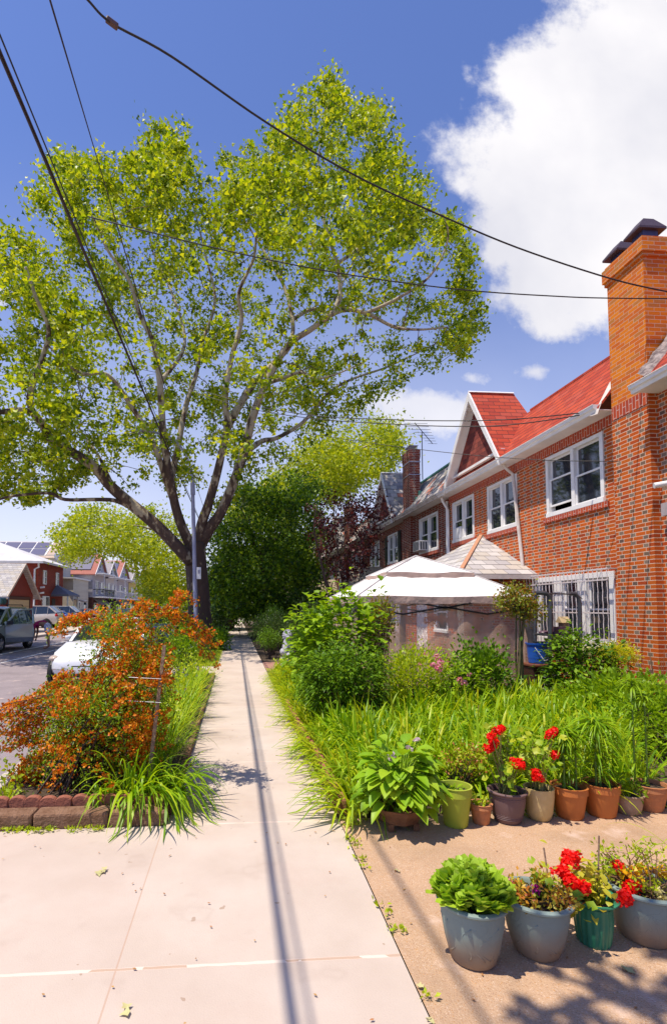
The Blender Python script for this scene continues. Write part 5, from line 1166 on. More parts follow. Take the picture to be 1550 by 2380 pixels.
tree('street_tree','yellow green street tree drooping over the road between far houses and big trunk','tree',p3,46,7,70,300,[([(-2.6,46,0),(-2.7,46,3),(-3.4,46,6)],.3,.22),(Lb([(470,1290),(380,1240),(300,1220),(200,1225)],(46,44)),.18,.03),(Lb([(450,1300),(400,1330),(370,1360)],(46,48)),.1,.03)],(-2.6,46,0),55,.24,.65,leaf2,pbark,gap=-.15)
p3b=[(335,1340),(380,1320),(440,1330),(452,1440),(330,1440)]
leafmid=leafm('mid_leaf',[(.09,.15,.015),(.16,.26,.02),(.28,.36,.03)],trans=.45)
tree('street_tree','leafy green street tree behind the parked cars, just left of the big trunk','tree',p3b,60,6,60,120,[([(-4.8,60,0),(-4.8,60,4)],.25,.15)],(-4.8,60,0),60,.25,.7,leafmid,bark)
p4=[(478,1330),(500,1270),(490,1220),(540,1180),(560,1130),(610,1140),(640,1095),(690,1080),(705,1120),(755,1125),(735,1180),(760,1215),(735,1260),(750,1300),(745,1330),(720,1400),(700,1440),(600,1445),(560,1430),(500,1440)]
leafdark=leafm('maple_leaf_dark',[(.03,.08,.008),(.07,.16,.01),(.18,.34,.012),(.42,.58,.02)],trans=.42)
tree('maple_tree','dense dark green maple tree over the sidewalk, right of the big trunk','tree',p4,29,5,150,520,[([(1.8,29,0),(1.7,29,2.5),(1.5,29,5)],.3,.2),(Lb([(600,1300),(580,1230),(560,1180)],(29,27)),.12,.03),(Lb([(610,1290),(660,1230),(700,1180)],(29,30)),.12,.03)],(1.8,29,0),60,.16,.42,leafdark,bark,gap=-.12,gs=.6)
p5=[(482,1400),(500,1330),(530,1300),(545,1340),(548,1425),(540,1448),(495,1452)]
tree('maple_tree','smaller dark tree leaning over the sidewalk between the big trunk and the dense maple','tree',p5,38,4,60,150,[([(-1.3,38,0),(-1.2,38,3)],.25,.15)],(-1.3,38,0),60,.2,.5,leafdark,bark,gap=-.3)
p5b=[(552,1310),(600,1250),(680,1230),(760,1240),(800,1290),(780,1400),(700,1435),(600,1438),(556,1425)]
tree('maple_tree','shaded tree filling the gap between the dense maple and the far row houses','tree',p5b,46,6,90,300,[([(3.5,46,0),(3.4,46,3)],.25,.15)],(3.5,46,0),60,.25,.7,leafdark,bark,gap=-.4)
p6=[(700,1185),(735,1160),(760,1140),(800,1165),(850,1140),(900,1150),(912,1190),(880,1215),(870,1290),(830,1340),(790,1345),(745,1290),(715,1250),(735,1210)]
purple=leafm('purple_maple_leaf',[(.022,.008,.01),(.045,.01,.014),(.08,.014,.018),(.17,.03,.03)],trans=.35)
mb_=at(790,1400,17)
tree('purple_maple','dark purple leaved maple with forked trunk in front of the farther row houses','tree',p6,17,1.8,70,135,[([(mb_[0],17,0),(mb_[0]-.05,17,.9),at(785,1390,17)],.14,.12),(Lb([(785,1392),(760,1360),(745,1300),(730,1230),(735,1180)],(17,16.4)),.07,.015),(Lb([(787,1392),(805,1370),(812,1310),(850,1240),(870,1180)],(17,17.5)),.07,.015),(Lb([(800,1375),(790,1320),(780,1240),(775,1180)],(17,16.6)),.05,.012)],(mb_[0],17,0),34,.085,.16,purple,bark,gap=-.02,gs=1.3,rtip=.003)
# a street tree just outside the frame behind the photographer's right shoulder shades the pavement corner
# ---------------------------------------------------------------- shrubs
def shrub(name,label,c,r,n,lsize,lm,shape='leaf',stems=10,up=.5,group=None,cat='shrub',hollow=.45,flat=1.,seg=2,wid=.55,nclu=60,spread=.12,stemm=None):
    c=np.array(c,float); r=np.array(r,float); t=thing(name,label,cat,(c[0],c[1],0),group)
    cl=rand_dirs(nclu,.15)*np.cbrt(rng.uniform(hollow**3,1,nclu))[:,None]*r*rng.uniform(.8,1.12,(nclu,1)); cl=cl+c
    cl[:,2]=np.maximum(cl[:,2],.06)
    A=np.repeat([[c[0],c[1],.0]],len(cl),0)+rng.normal(size=(len(cl),3))*[.1*r[0],.1*r[1],0]
    k=rng.permutation(len(cl))[:stems*3]; V,Fc=sticks(A[k],cl[k],.010,.004,4,bow=rng.normal(size=(len(k),3))*.04); npmesh('stems',V,Fc,stemm or bark,t)
    m=n//nclu; P=np.repeat(cl,m,0)+rng.normal(size=(m*nclu,3))*spread; P[:,2]=np.maximum(P[:,2],.03)
    D=norm_rows(norm_rows(P-c)+rand_dirs(len(P),.0)*.8+[0,0,up]); L=lsize*rng.uniform(.6,1.3,len(P))
    if shape=='leaf': V,Fc=leaves(P,D,L,L*wid,N=norm_rows(rand_dirs(len(P),1.2)))
    else: D[:,2]*=.45; V,Fc=blades(P,D,L,L*wid,rng.uniform(.1,.6,len(P)),3,shape,.15)
    npmesh('foliage',V,Fc,lm,t); return t
G1=leafm('leaf_bright',[(.13,.26,.008),(.26,.44,.01),(.40,.6,.02)],trans=.42)
G2=leafm('leaf_mid',[(.06,.14,.008),(.13,.27,.01),(.24,.42,.015)],trans=.38)
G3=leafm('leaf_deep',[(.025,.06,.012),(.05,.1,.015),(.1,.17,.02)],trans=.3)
GY=leafm('leaf_yellow_green',[(.28,.42,.01),(.46,.6,.015),(.62,.68,.03)],trans=.42)
GR=leafm('leaf_red_tips',[(.16,.24,.02),(.3,.36,.03),(.38,.3,.04),(.4,.13,.03)],trans=.4)
GLIME=leafm('leaf_lime',[(.3,.5,.02),(.44,.64,.05),(.52,.7,.1)],trans=.35)
STRAP=leafm('strap_leaf',[(.10,.24,.006),(.22,.42,.008),(.36,.57,.012),(.5,.64,.02)],trans=.45,rough=.4)
STRAPY=leafm('strap_leaf_yellow',[(.22,.38,.008),(.38,.55,.01),(.54,.66,.015),(.64,.64,.04)],trans=.45,rough=.4)
shrub('hydrangea_bush','big bush with broad heart shaped pale leaves left of the gazebo',(at(790,1460,8.2)[0],8.2,1.0),(.72,.6,.88),1900,.125,G1,'oval',12,.3,wid=.78,nclu=150,spread=.13,hollow=.5)
shrub('leafy_shrub','dense rounded green shrub beside the sidewalk, in front of the broad leaved bush',(at(800,1600,6.9)[0],6.9,.62),(.62,.55,.5),5200,.075,G2,'lance',14,.4,wid=.42,nclu=170,spread=.085,hollow=.5)
shrub('leafy_shrub','darker green shrub between the lion statue and the rounded shrub',(at(738,1580,9.3)[0],9.3,.75),(.38,.7,.7),3000,.085,G2,'leaf',12,.4,nclu=120,spread=.11)
shrub('bright_shrub','fresh green low shrub along the sidewalk edge before the lion statue',(at(668,1590,10.6)[0],10.6,.25),(.22,.8,.22),1500,.06,GY,'leaf',8,.5,nclu=60,spread=.08)
shrub('azalea','yellow green azalea bush in front of the gazebo netting',(at(960,1590,7.3)[0],7.3,.55),(.55,.45,.48),4200,.05,GY,'leaf',12,.5,nclu=120,spread=.085)
shrub('rhododendron','pink flowering rhododendron in front of the gazebo, right of the yellow green azalea',(at(1050,1600,7.2)[0],7.2,.5),(.42,.35,.42),900,.11,G1,'lance',10,.4,wid=.36,nclu=60,spread=.09)
rose=shrub('rose_bush','dark green rose bush in front of the middle of the gazebo netting',(at(1118,1570,7.6)[0],7.6,.52),(.46,.42,.5),3000,.065,G2,'leaf',14,.4,nclu=110,spread=.1,wid=.7)
shrub('garden_shrub','bushy green shrub with round leaves in front of the exercise rack',(at(1350,1580,7.6)[0],7.6,.6),(.52,.45,.58),2400,.09,G2,'oval',12,.4,nclu=110,spread=.1,wid=.7)
shrub('garden_shrub','green leafy plant below the brick chimney breast',(at(1440,1640,6.6)[0],6.6,.3),(.8,.6,.32),2600,.08,G1,'leaf',12,.5,nclu=110,spread=.12)
shrub('spirea','golden yellow shrub top against the brick wall',(at(1432,1545,8.0)[0],8.0,.83),(.27,.22,.15),3000,.035,leafm('gold_leaf',[(.55,.6,.02),(.72,.72,.05)],trans=.4),'leaf',8,.5,nclu=60,spread=.06)
shrub('garden_shrub','low leafy plants at the right edge below the brick wall',(at(1530,1700,5.6)[0],5.6,.35),(.5,.7,.32),2200,.07,G1,'leaf',10,.5,nclu=90,spread=.12)
shrub('nandina','reddish tipped thin shrub rising beside the left corner of the gazebo',(at(880,1420,8.6)[0],8.6,1.35),(.26,.25,.4),900,.055,GR,'leaf',12,.6,nclu=60,spread=.06)
shrub('spiky_shrub','thin brown stemmed shrub at the left of the broad leaved bush',(at(712,1420,10.5)[0],10.5,1.15),(.35,.4,.6),900,.055,G3,'leaf',24,.8,nclu=70,spread=.07)
# red tipped standard tree in front of the gazebo corner
c=at(1195,1395,7.9); t=thing('crape_myrtle','small multi stemmed tree with red tipped leaves before the right gazebo corner','tree',(c[0],7.9,0))
A=[];B=[]; cl=np.concatenate([c+rand_dirs(46,.2)*[.3,.28,.26]*np.cbrt(rng.uniform(.05,1,46))[:,None]*1.0, at(1235,1420,7.9)+rand_dirs(22)*[.17,.17,.14]])
base=np.array([at(1195,1590,7.9)[0],7.9,0.]); mb=MB(); forks=[]
for k in range(7):
    f=c+np.array([rng.uniform(-.13,.17),rng.uniform(-.12,.12),-.18]); b0=base+[rng.uniform(-.07,.12),rng.uniform(-.08,.08),0]; mb.tube(smooth_path([b0,(b0*.6+f*.4)+rng.normal(size=3)*.03,f],4),[.017-.0008*i for i in range(9)],6); forks.append(f)
mb.build('trunk',pm('green_bark',(.14,.13,.05),(.1,.07,.04),rough=.8,scale=20),t,smooth=True)
fi=np.array(forks)[rng.integers(0,7,len(cl))]; V,Fc=sticks(fi,cl,.008,.003); npmesh('branches',V,Fc,bark,t)
P=np.repeat(cl,26,0)+rng.normal(size=(len(cl)*26,3))*.06; V,Fc=leaves(P,rand_dirs(len(P),.4),.055*rng.uniform(.6,1.3,len(P)),.032); npmesh('crown',V,Fc,GR,t)
# clipped shrubs beyond the red paving
shrub('clipped_hedge','clipped dark hedge block along the sidewalk beyond the lion statue',(1.6,21.0,.8),(.75,2.8,.72),7000,.07,G2,'leaf',14,.3,nclu=260,spread=.12,cat='hedge')
shrub('clipped_hedge','taller clipped yew by the sidewalk, in front of the dark hedge block',(at(632,1480,17.5)[0],17.6,.85),(.75,.8,.55),4200,.055,G3,'leaf',14,.3,nclu=160,spread=.1,cat='hedge')
shrub('topiary_shrub','small clipped shrub on a bare twisted stem beside the red paving',(at(625,1500,16.3)[0],16.3,.62),(.36,.4,.28),2200,.05,G2,'leaf',4,.3,nclu=80,spread=.07)
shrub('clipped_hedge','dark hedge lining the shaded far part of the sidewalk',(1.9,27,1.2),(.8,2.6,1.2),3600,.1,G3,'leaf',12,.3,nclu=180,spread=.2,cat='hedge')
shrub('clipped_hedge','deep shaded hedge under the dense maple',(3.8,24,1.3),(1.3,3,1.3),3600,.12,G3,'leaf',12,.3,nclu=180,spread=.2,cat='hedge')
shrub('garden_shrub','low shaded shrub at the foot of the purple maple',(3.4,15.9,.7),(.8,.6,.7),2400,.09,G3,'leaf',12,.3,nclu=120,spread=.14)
shrub('kerb_shrub','dark leafy shrub at the foot of the big plane tree trunk',(at(505,1500,19.4)[0],19.6,.35),(.4,.4,.4),1600,.1,G2,'leaf',8,.5,nclu=60,spread=.12)
shrub('kerb_shrub','green shrub between the orange flowering shrub and the lamp post',(at(425,1520,11.9)[0],11.9,.55),(.42,.5,.58),1700,.085,G1,'leaf',12,.5,nclu=80,spread=.1)
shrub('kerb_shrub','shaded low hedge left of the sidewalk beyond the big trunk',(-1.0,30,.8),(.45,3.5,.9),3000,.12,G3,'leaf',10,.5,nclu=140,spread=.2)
# pink blossoms of the rhododendron and roses
def florets(P,r,n,lm,name,parent,size=.02):
    """dense heads of small petals"""
    Q=np.repeat(np.asarray(P,float),n,0); D=rand_dirs(len(Q),.3); Q=Q+D*r*rng.uniform(.6,1,(len(Q),1)); T=norm_rows(np.cross(D,rand_dirs(len(Q))))+D*.25; V,Fc=leaves(Q,T,size*rng.uniform(.8,1.3,len(Q)),size*1.1,.12,N=D); return npmesh(name,V,Fc,lm,parent)
pink=leafm('pink_petal',[(.7,.2,.3),(.8,.4,.48),(.75,.12,.25)],trans=.3)
rp=bpy.data.objects['rhododendron']
florets([at(1015,1528,6.95),at(1024,1540,6.85),at(1008,1548,6.85),at(1020,1555,6.8)],.045,40,pink,'blossom',rp,.03); florets([at(1068,1582,6.8),at(1078,1588,6.8)],.04,34,pink,'blossom',rp,.03); florets([at(1090,1568,6.9)],.03,24,pink,'blossom',rp,.025); florets([at(990,1520,7.0),at(975,1545,7.0)],.03,20,pink,'blossom',rp,.022)
# ---------------------------------------------------------------- strap leaved borders
def tuft(P,n,L,W,lm,name,parent,spread=.06,out=.75,bend=(.35,.95),prof='blade',seg=6,dirbias=None):
    P=np.asarray(P,float).reshape(-1,3); Q=np.repeat(P,n,0); m=len(Q); a=rng.uniform(0,2*PI,m); o=rng.uniform(.1,1,m)*out
    D=np.stack([np.cos(a)*o,np.sin(a)*o,np.ones(m)],1)
    if dirbias is not None: D+=np.array(dirbias)
    Q=Q+np.stack([np.cos(a),np.sin(a),np.zeros(m)],1)*rng.uniform(0,spread,(m,1)); l=L*rng.uniform(.6,1.2,m)
    V,Fc=blades(Q,D,l,W*rng.uniform(.7,1.2,m),rng.uniform(bend[0],bend[1],m),seg,prof); V[:,2]=np.maximum(V[:,2],.006+rng.uniform(0,.01,len(V))); return npmesh(name,V,Fc,lm,parent)
gB='daylily clumps spilling over the sidewalk edge'
for i in range(17):
    y=4.05+i*.5+rng.uniform(-.08,.08); x=.89+.03*math.sin(i*1.7)+.02*i/3
    where=['at the front corner of the bed','second from the front corner','third from the front corner'][i] if i<3 else None
    t=thing('daylily_clump','yellow green daylily clump spilling over the brick edging onto the sidewalk' if i else 'tall daylily clump at the front corner of the bed, beside the hosta bowl','daylily',(x,y,0),gB if i else None)
    tuft([(x,y,0),(x+.1,y+.15,0),(x+.02,y+.3,0)],46,.56 if i else .68,.023,STRAPY,'foliage',t,.08,.95,dirbias=(-.34,-.05,0))
    tuft([(x+.22,y+.1,0),(x+.38,y+.2,0)],34,.68,.024,STRAP,'stalks',t,.09,.8)
# the big mass that nobody could count
n=330; xy=[]
while len(xy)<n:
    q=rng.uniform([1.15,4.25],[6.3,8.0]); 
    if q[1]>6.3 and q[0]<2.2: continue
    if q[0]>.62*q[1]+.9: continue
    xy.append(q)
Pm=np.array([[a,b_,0] for a,b_ in xy]); o=tuft(Pm,40,.76,.028,STRAP,'daylily_bed',None,.09,.95,(.25,1.1),seg=7); tag(o,'wide mass of green strap leaves filling the front garden behind the row of pots','daylilies',kind='stuff')
o=tuft(Pm[::2]+[.1,.1,0],12,.92,.027,STRAPY,'long_leaves',None,.1,.5,(.3,.85)); tag(o,'longer yellow green strap leaves rising out of the garden mass','daylilies',kind='stuff')
m=900; P=np.stack([rng.uniform(1.15,6.2,m),rng.uniform(4.2,6.3,m),rng.uniform(.1,.42,m)],1); V,Fc=blades(P,rand_dirs(m,.5),.11*rng.uniform(.6,1.2,m),.05,.3,3,'lance',.15); tag(npmesh('underplanting',V,Fc,G1),'broad leaved ground cover between the strap leaves','ground cover',kind='stuff')
# thin brown stake in the bed, small curled tendril
p=at(1113,1640,5.9); o=MB().tube([(p[0]-.04,5.9,.1),(p[0],5.9,p[2])],.009,5).build('garden_stake',wood); tag(o,'thin brown stick standing in the strap leaves','stake')
# ---------------------------------------------------------------- left planter
pl=[(218,1480),(228,1448),(255,1430),(330,1432),(392,1428),(425,1440),(405,1480),(388,1530),(382,1600),(378,1700),(372,1760),(345,1800),(330,1850),(250,1860),(120,1850),(85,1830),(100,1770),(92,1720),(112,1660),(135,1615),(180,1590),(225,1545)]
OR=leafm('orange_blossom',[(.45,.10,.006),(.80,.25,.007),(.88,.42,.015),(.80,.10,.008)],trans=.35)
ORL=leafm('shrub_leaf',[(.06,.14,.008),(.22,.4,.01),(.46,.64,.02)],trans=.45)
base=np.array([-1.32,4.75,.06])
t=thing('flowering_quince','large arching shrub covered in orange blossom in the left planter','flowering shrub',base)
cl=sample_crown(pl,1050,4.85,.62,90,-.32,2.2); cl=cl[cl[:,2]>.08]
A=np.repeat([base],len(cl),0)+rng.normal(size=(len(cl),3))*[.16,.2,0]; k=rng.permutation(len(cl))[:150]; k=k[:90]
V,Fc=sticks(A[k],cl[k],.009,.003,4,bow=np.stack([rng.normal(size=90)*.05,rng.normal(size=90)*.05,rng.uniform(.05,.22,90)],1)); npmesh('stems',V,Fc,bark,t)
# outer sprays reaching over the road and the top
sp_=[];dirs=[]
for (x,y,dx,dy) in [(150,1620,-120,30),(140,1620,-130,60),(125,1640,-110,50),(110,1680,-80,25),(105,1720,-70,15),(100,1760,-50,45),(110,1800,-50,30),(120,1640,-70,80),(420,1440,60,50),(400,1430,70,60),(380,1425,45,-45),(300,1432,40,-30),(200,1450,-60,20),(240,1440,-60,-5),(430,1470,50,60),(350,1425,60,10),(180,1560,-70,60)]:
    for s in range(3):
        p0=at(x+rng.normal()*8,y+rng.normal()*8,4.8+rng.normal()*.15); p1=at(x+dx*(.7+.4*s*.5),y+dy*.5-14,4.8+rng.normal()*.1); p2=at(x+dx*(.9+.3*s),y+dy+6*s,4.8+rng.normal()*.1)
        path=[((1-u)**2)*p0+2*u*(1-u)*p1+u*u*p2 for u in np.linspace(0,1,9)]; sp_+=path; A_=np.array(path[:-1]);B_=np.array(path[1:]); dirs.append((A_,B_))
V,Fc=sticks(np.concatenate([a for a,b_ in dirs]),np.concatenate([b_ for a,b_ in dirs]),.004,.003); npmesh('sprays',V,Fc,bark,t)
allc=np.concatenate([cl,np.array(sp_)]); w_=np.concatenate([np.full(len(cl),.062),np.full(len(sp_),.022)])
nz=np.array([mnoise.noise(Vector(q)*4.2+Vector((5,2,9))) for q in allc])
cnt=np.where(w_>.05,30,8); ka=np.where(nz>.10,cnt,2)//6+(w_<.05)*1; fl=np.repeat(allc,ka,0); fw=np.repeat(w_,ka)[:,None]; P=np.repeat(fl+rng.normal(size=fl.shape)*fw,9,0); P=P+rng.normal(size=P.shape)*.013; D=rand_dirs(len(P),.2); V,Fc=leaves(P,D,.027*rng.uniform(.7,1.3,len(P)),.025,.3,N=rand_dirs(len(P),.4)); npmesh('blossom',V,Fc,OR,t)
kb=np.where(nz<.2,np.where((w_>.05)&(nz>-.3),30,6),7*(w_>.05)); lf=np.repeat(allc,kb,0); lw=np.repeat(w_,kb)[:,None]; P=lf+rng.normal(size=lf.shape)*lw*1.25; V,Fc=leaves(P,rand_dirs(len(P),.4),.034*rng.uniform(.6,1.4,len(P)),.013); npmesh('foliage',V,Fc,ORL,t)
for k,(a,b_,r_) in enumerate((((383,1500,4.45),(357,1722,4.38),.022),((371,1520,4.8),(345,1760,4.7),.015),((212,1530,4.95),(216,1590,4.95),.018))):
    a,b_=at(*a),at(*b_); d=unit(b_-a); b_=a+d*((a[2]-.05)/abs(d[2])); o=MB().beam(a,b_,r_*1.3,r_*1.3).build('wooden_stake',wood,bevel=.003)
    tag(o,['thick split wooden stake leaning at the right side of the orange shrub','thinner wooden stake close beside the thick one at the orange shrub','short wooden stake poking out of the left side of the orange shrub'][k],'stake')
for k,(y) in enumerate((1577,1632)):
    o=MB().tube([at(300,y-3,4.25),at(375,y+1,4.25)],.0018,4).build('tie_wire',steel); tag(o,['upper tie wire across the orange shrub','lower tie wire across the orange shrub'][k],'wire')
# plants around the shrub
t=thing('daylily_clump','big arching daylily clump at the sidewalk corner of the left planter','daylily',(-.62,4.3,0)); tuft([(-.68,4.3,.05),(-.52,4.35,.05),(-.6,4.55,.05),(-.8,4.2,.1)],62,.8,.021,STRAP,'foliage',t,.09,.9,(.5,1.15),seg=9,dirbias=(.14,-.26,0))
t=thing('daylily_clump','small daylily clump in front of the orange shrub, left of the big one','daylily',(-1.05,4.2,0)); tuft([(-1.05,4.22,.05),(-.95,4.2,.05)],16,.46,.02,STRAP,'foliage',t,.06,.7,(.4,1.),dirbias=(0,-.3,0))
for i in range(6):
    y=5.3+i*1.05; t=thing('spiderwort_clump','upright green spiderwort clump along the sidewalk side of the left planter','spiderwort',(-.72,y,0),'spiderworts along the left planter')
    tuft([(-.75,y,.05),(-.68,y+.3,.05),(-.85,y+.55,.05),(-1.0,y+.2,.05)],60,.68,.016,STRAPY if i%2 else STRAP,'foliage',t,.17,.6,(.2,.75),dirbias=(.18,0,0))
    m=60; P=np.stack([rng.uniform(-1.05,-.6,m),y+rng.uniform(-.2,.8,m),rng.uniform(.3,.72,m)],1); V,Fc=leaves(P,rand_dirs(m,.3),.07,.03); npmesh('leaves',V,Fc,GY,t)
P=np.stack([rng.uniform(-.95,-.55,26),rng.uniform(5.4,9,26),rng.uniform(.55,.75,26)],1); o=florets(P,.012,6,leafm('violet_petal',[(.1,.03,.3),(.16,.05,.4)],trans=.2),'violet_flowers',None,.014); tag(o,'tiny violet flowers dotted over the spiderworts','flowers',kind='stuff')
for i in range(3):
    x,y=[(-1.95,5.0),(-1.85,4.45),(-1.96,6.2)][i]; t=thing('weed_plant',['yellow green weed at the street end of the planter by the white kerb','low weed at the left corner of the brown kerb','weed at the road side of the orange shrub'][i],'weed',(x,y,0)); tuft([(x,y,0)],26,.3,.016,GY,'foliage',t,.08,.8); P=np.array([x,y,.12])+rng.normal(size=(90,3))*[.1,.1,.06]; V,Fc=leaves(P,rand_dirs(90,.6),.05,.03); npmesh('leaves',V,Fc,GY,t)
for k in range(5):
    o=MB().box(-.53,-.475,4.12+k*1.66,4.12+k*1.66+1.645,-.01,.065).build('edging_strip',stone,bevel=.01); tag(o,'low brown edging strip between the sidewalk and the left planter','edging','edging strips beside the left planter')
# lawn strip by the lamp
n=15000; P=np.stack([rng.uniform(-1.95,-.5,n),rng.uniform(14.3,20.5,n)+rng.normal(size=n)*.15,np.zeros(n)],1); P[:,0]+=rng.normal(size=n)*.03; V,Fc=blades(P,rand_dirs(n,1.6),.1*rng.uniform(.5,1.3,n),.012,.3,2); tag(npmesh('lawn_grass',V,Fc,STRAPY),'grass growing on the strip between drive and lamp post','grass',kind='stuff')
n=9000; P=np.stack([rng.uniform(-1.95,-.5,n),rng.uniform(20.5,60,n),np.zeros(n)],1); V,Fc=blades(P,rand_dirs(n,1.2),.16,.03,.3,2); tag(npmesh('verge_grass',V,Fc,G2),'rough grass on the shaded strip beyond the big tree','grass',kind='stuff')
# weeds in the joints and along the kerb stones, fallen leaves
P=[];
for k in range(26): P.append((rng.uniform(-1.75,-.95),3.90+rng.uniform(-.03,.03),.0))
for k in range(12): P.append((.79+rng.normal()*.012,rng.uniform(1.9,3.75),.003))
for k in range(9): P.append((.84+rng.normal()*.04,3.86+rng.normal()*.03,.003))
P=np.array(P); Q=np.repeat(P,9,0)+rng.normal(size=(len(P)*9,3))*[.022,.012,.0]+[0,0,.015]; V,Fc=leaves(Q,rand_dirs(len(Q),.6),.028,.016); tag(npmesh('crack_weeds',V,Fc,GY),'tiny weeds in the joints along the kerb stones and pavement edge','weeds',kind='stuff')
FALL=leafm('fallen_leaf',[(.5,.46,.2),(.62,.6,.3),(.42,.2,.06)],trans=.1)
for k,(x,y,s) in enumerate([(225,2030,.05),(238,2022,.04),(300,2340,.045),(1455,2258,.05),(980,2300,.03),(920,2025,.025),(1010,2368,.03)]):
    q=onz(x,y,.012); V,Fc=lobed(q[None]+rng.normal(size=(2,3))*[.01,.01,.002],rand_dirs(2)*[1,1,.15],s,N=np.array([[.1,.1,1.],[.2,0,1.]])); o=npmesh('fallen_leaf',V,Fc,FALL); tag(o,['pale leaf lying on the drive, the lower of the pair','pale leaf lying on the drive, the upper of the pair','green leaf in the wide joint at the bottom of the picture','curled yellow leaf on the pavement below the green ribbed pot','small leaf at the edge where sidewalk meets gravelly pavement','small yellow leaf beside the sidewalk edge','leaf at the bottom edge beside the sidewalk'][k],'leaf')
n=150; P=np.stack([rng.uniform(-1.6,2.8,n),rng.uniform(2.0,6.5,n),np.full(n,.009)],1); V,Fc=leaves(P,rand_dirs(n)*[1,1,.1],.018*rng.uniform(.5,1.6,n),.011,.1,N=np.tile([[0,.1,1.]],(n,1))); tag(npmesh('leaf_litter',V,Fc,leafm('litter',[(.45,.18,.06),(.3,.14,.06),(.6,.35,.1)],trans=0)),'specks of dry leaf and petal scattered over the pavement','litter',kind='stuff')
# ---------------------------------------------------------------- pots
def potmat(name,c1,c2,rough=.55,scale=4,bump=.15): return pm(name,c1,c2,rough=rough,scale=scale,bump=bump,bscale=14)
terr=potmat('terracotta_plastic',(.46,.15,.035),(.40,.12,.03)); terr2=pm('old_terracotta',(.5,.2,.08),(.36,.15,.07),rough=.9,scale=25,bump=.3)
lime=potmat('lime_pot',(.36,.43,.035),(.32,.38,.04)); brownp=potmat('plum_brown_pot',(.15,.09,.09),(.12,.07,.07)); cream=pm('cream_pot',(.55,.42,.2),(.45,.33,.13),rough=.5,scale=9,bump=.2)
pinkp=potmat('beige_pink_pot',(.36,.24,.16),(.3,.2,.12)); greenp=potmat('green_pot',(.03,.22,.12),(.035,.18,.1),rough=.4)
bluegrey=pm('blue_grey_pot',(.19,.235,.25),(.155,.19,.205),rough=.55,scale=5,bump=.5,bscale=9); darkw=pm('dark_wood_bowl',(.2,.1,.05),(.13,.06,.03),rough=.8,scale=14,bump=.4)
def stained(name,c,dirt=(.27,.16,.09)):
    m,nt,b=newmat(name); g=nd(nt,'ShaderNodeNewGeometry'); s=nd(nt,'ShaderNodeSeparateXYZ'); nt.links.new(g.outputs['Position'],s.inputs[0])
    f=nd(nt,'ShaderNodeMapRange'); f.inputs[1].default_value=.0; f.inputs[2].default_value=.17; f.inputs[3].default_value=.95; f.inputs[4].default_value=0.; nt.links.new(mth(nt,'ADD',s.outputs[2],mth(nt,'MULTIPLY',mth(nt,'SUBTRACT',tex_noise(nt,9,5,g.outputs['Position']),.5),.12)),f.inputs[0])
    vo=nd(nt,'ShaderNodeTexNoise',i_Scale=11,i_Detail=1,i_Distortion=1.6); nt.links.new(g.outputs['Position'],vo.inputs['Vector']); edge=mth(nt,'LESS_THAN',mth(nt,'ABSOLUTE',mth(nt,'SUBTRACT',vo.outputs['Fac'],.5)),.012)
    c1=mixc(nt,tex_noise(nt,4,4,g.outputs['Position']),c,tuple(x*.8 for x in c)); nt.links.new(mixc(nt,f.outputs[0],c1,dirt),b.inputs['Base Color']); b.inputs['Roughness'].default_value=.65
    bn=nd(nt,'ShaderNodeBump',i_Strength=.6,i_Distance=.006); nt.links.new(mth(nt,'ADD',edge,mth(nt,'MULTIPLY',tex_noise(nt,5,3,g.outputs['Position']),1.2)),bn.inputs['Height']); nt.links.new(bn.outputs[0],b.inputs['Normal']); return m
bgs=stained('blue_grey_pot_stained',(.215,.28,.26))
def pot(label,x,y,rt,rb,h,m,style='plain',n=40):
    t=thing('plant_pot',label,'plant pot',(x,y,0)); z0=.004
    if style=='rolled':
        prof=[(0,.01),(rb*.9,.0),(rb,.012),(rb+(rt-rb)*.45,h*.35),(rb+(rt-rb)*.78,h*.7),(rt*.93,h*.9),(rt*.93,h*.92),(rt*1.02,h*.925),(rt*1.07,h*.95),(rt*1.07,h*.98),(rt*1.02,h),(rt*.94,h),(rt*.9,h*.97),(rt*.86,h*.8)]
    elif style=='band':
        prof=[(0,.01),(rb*.93,.0),(rb,.012),(rb+(rt-rb)*.8,h*.76),(rb+(rt-rb)*.8+.008,h*.775),(rt,h*.98),(rt+.006,h*.985),(rt+.006,h),(rt-.008,h),(rt-.012,h*.85)]
    elif style=='cyl':
        prof=[(0,.01),(rb*.8,.0),(rb*.95,.015),(rb+(rt-rb)*.4,h*.25),(rt*.985,h*.75),(rt,h*.985),(rt,h),(rt-.01,h),(rt-.012,h*.85)]
    elif style=='flute':
        prof=[(0,.01),(rb*.93,.0),(rb,.012),(rb+(rt-rb)*.5,h*.5),(rt*.86,h*.86),(rt*.92,h*.9),(rt*1.12,h*.93),(rt*1.2,h*.97),(rt*1.2,h),(rt*1.1,h),(rt*.9,h*.95),(rt*.82,h*.8)]
    prof=[(r,z+z0) for r,z in prof]
    # extra rings so the wall curves
    rm=None
    if style=='flute': rm=lambda a,z:1+(.035*math.cos(a*18) if z<h*.86 else .012*math.cos(a*9))
    B_=MB().lathe(prof,(x,y,0),n if style!='flute' else 108,rmod=rm).build('pot',m,t,smooth='auto')
    MB().lathe([(0,h*.86),(rt*.9,h*.86)],(x,y,0),24).build('soil',soil,t); return t
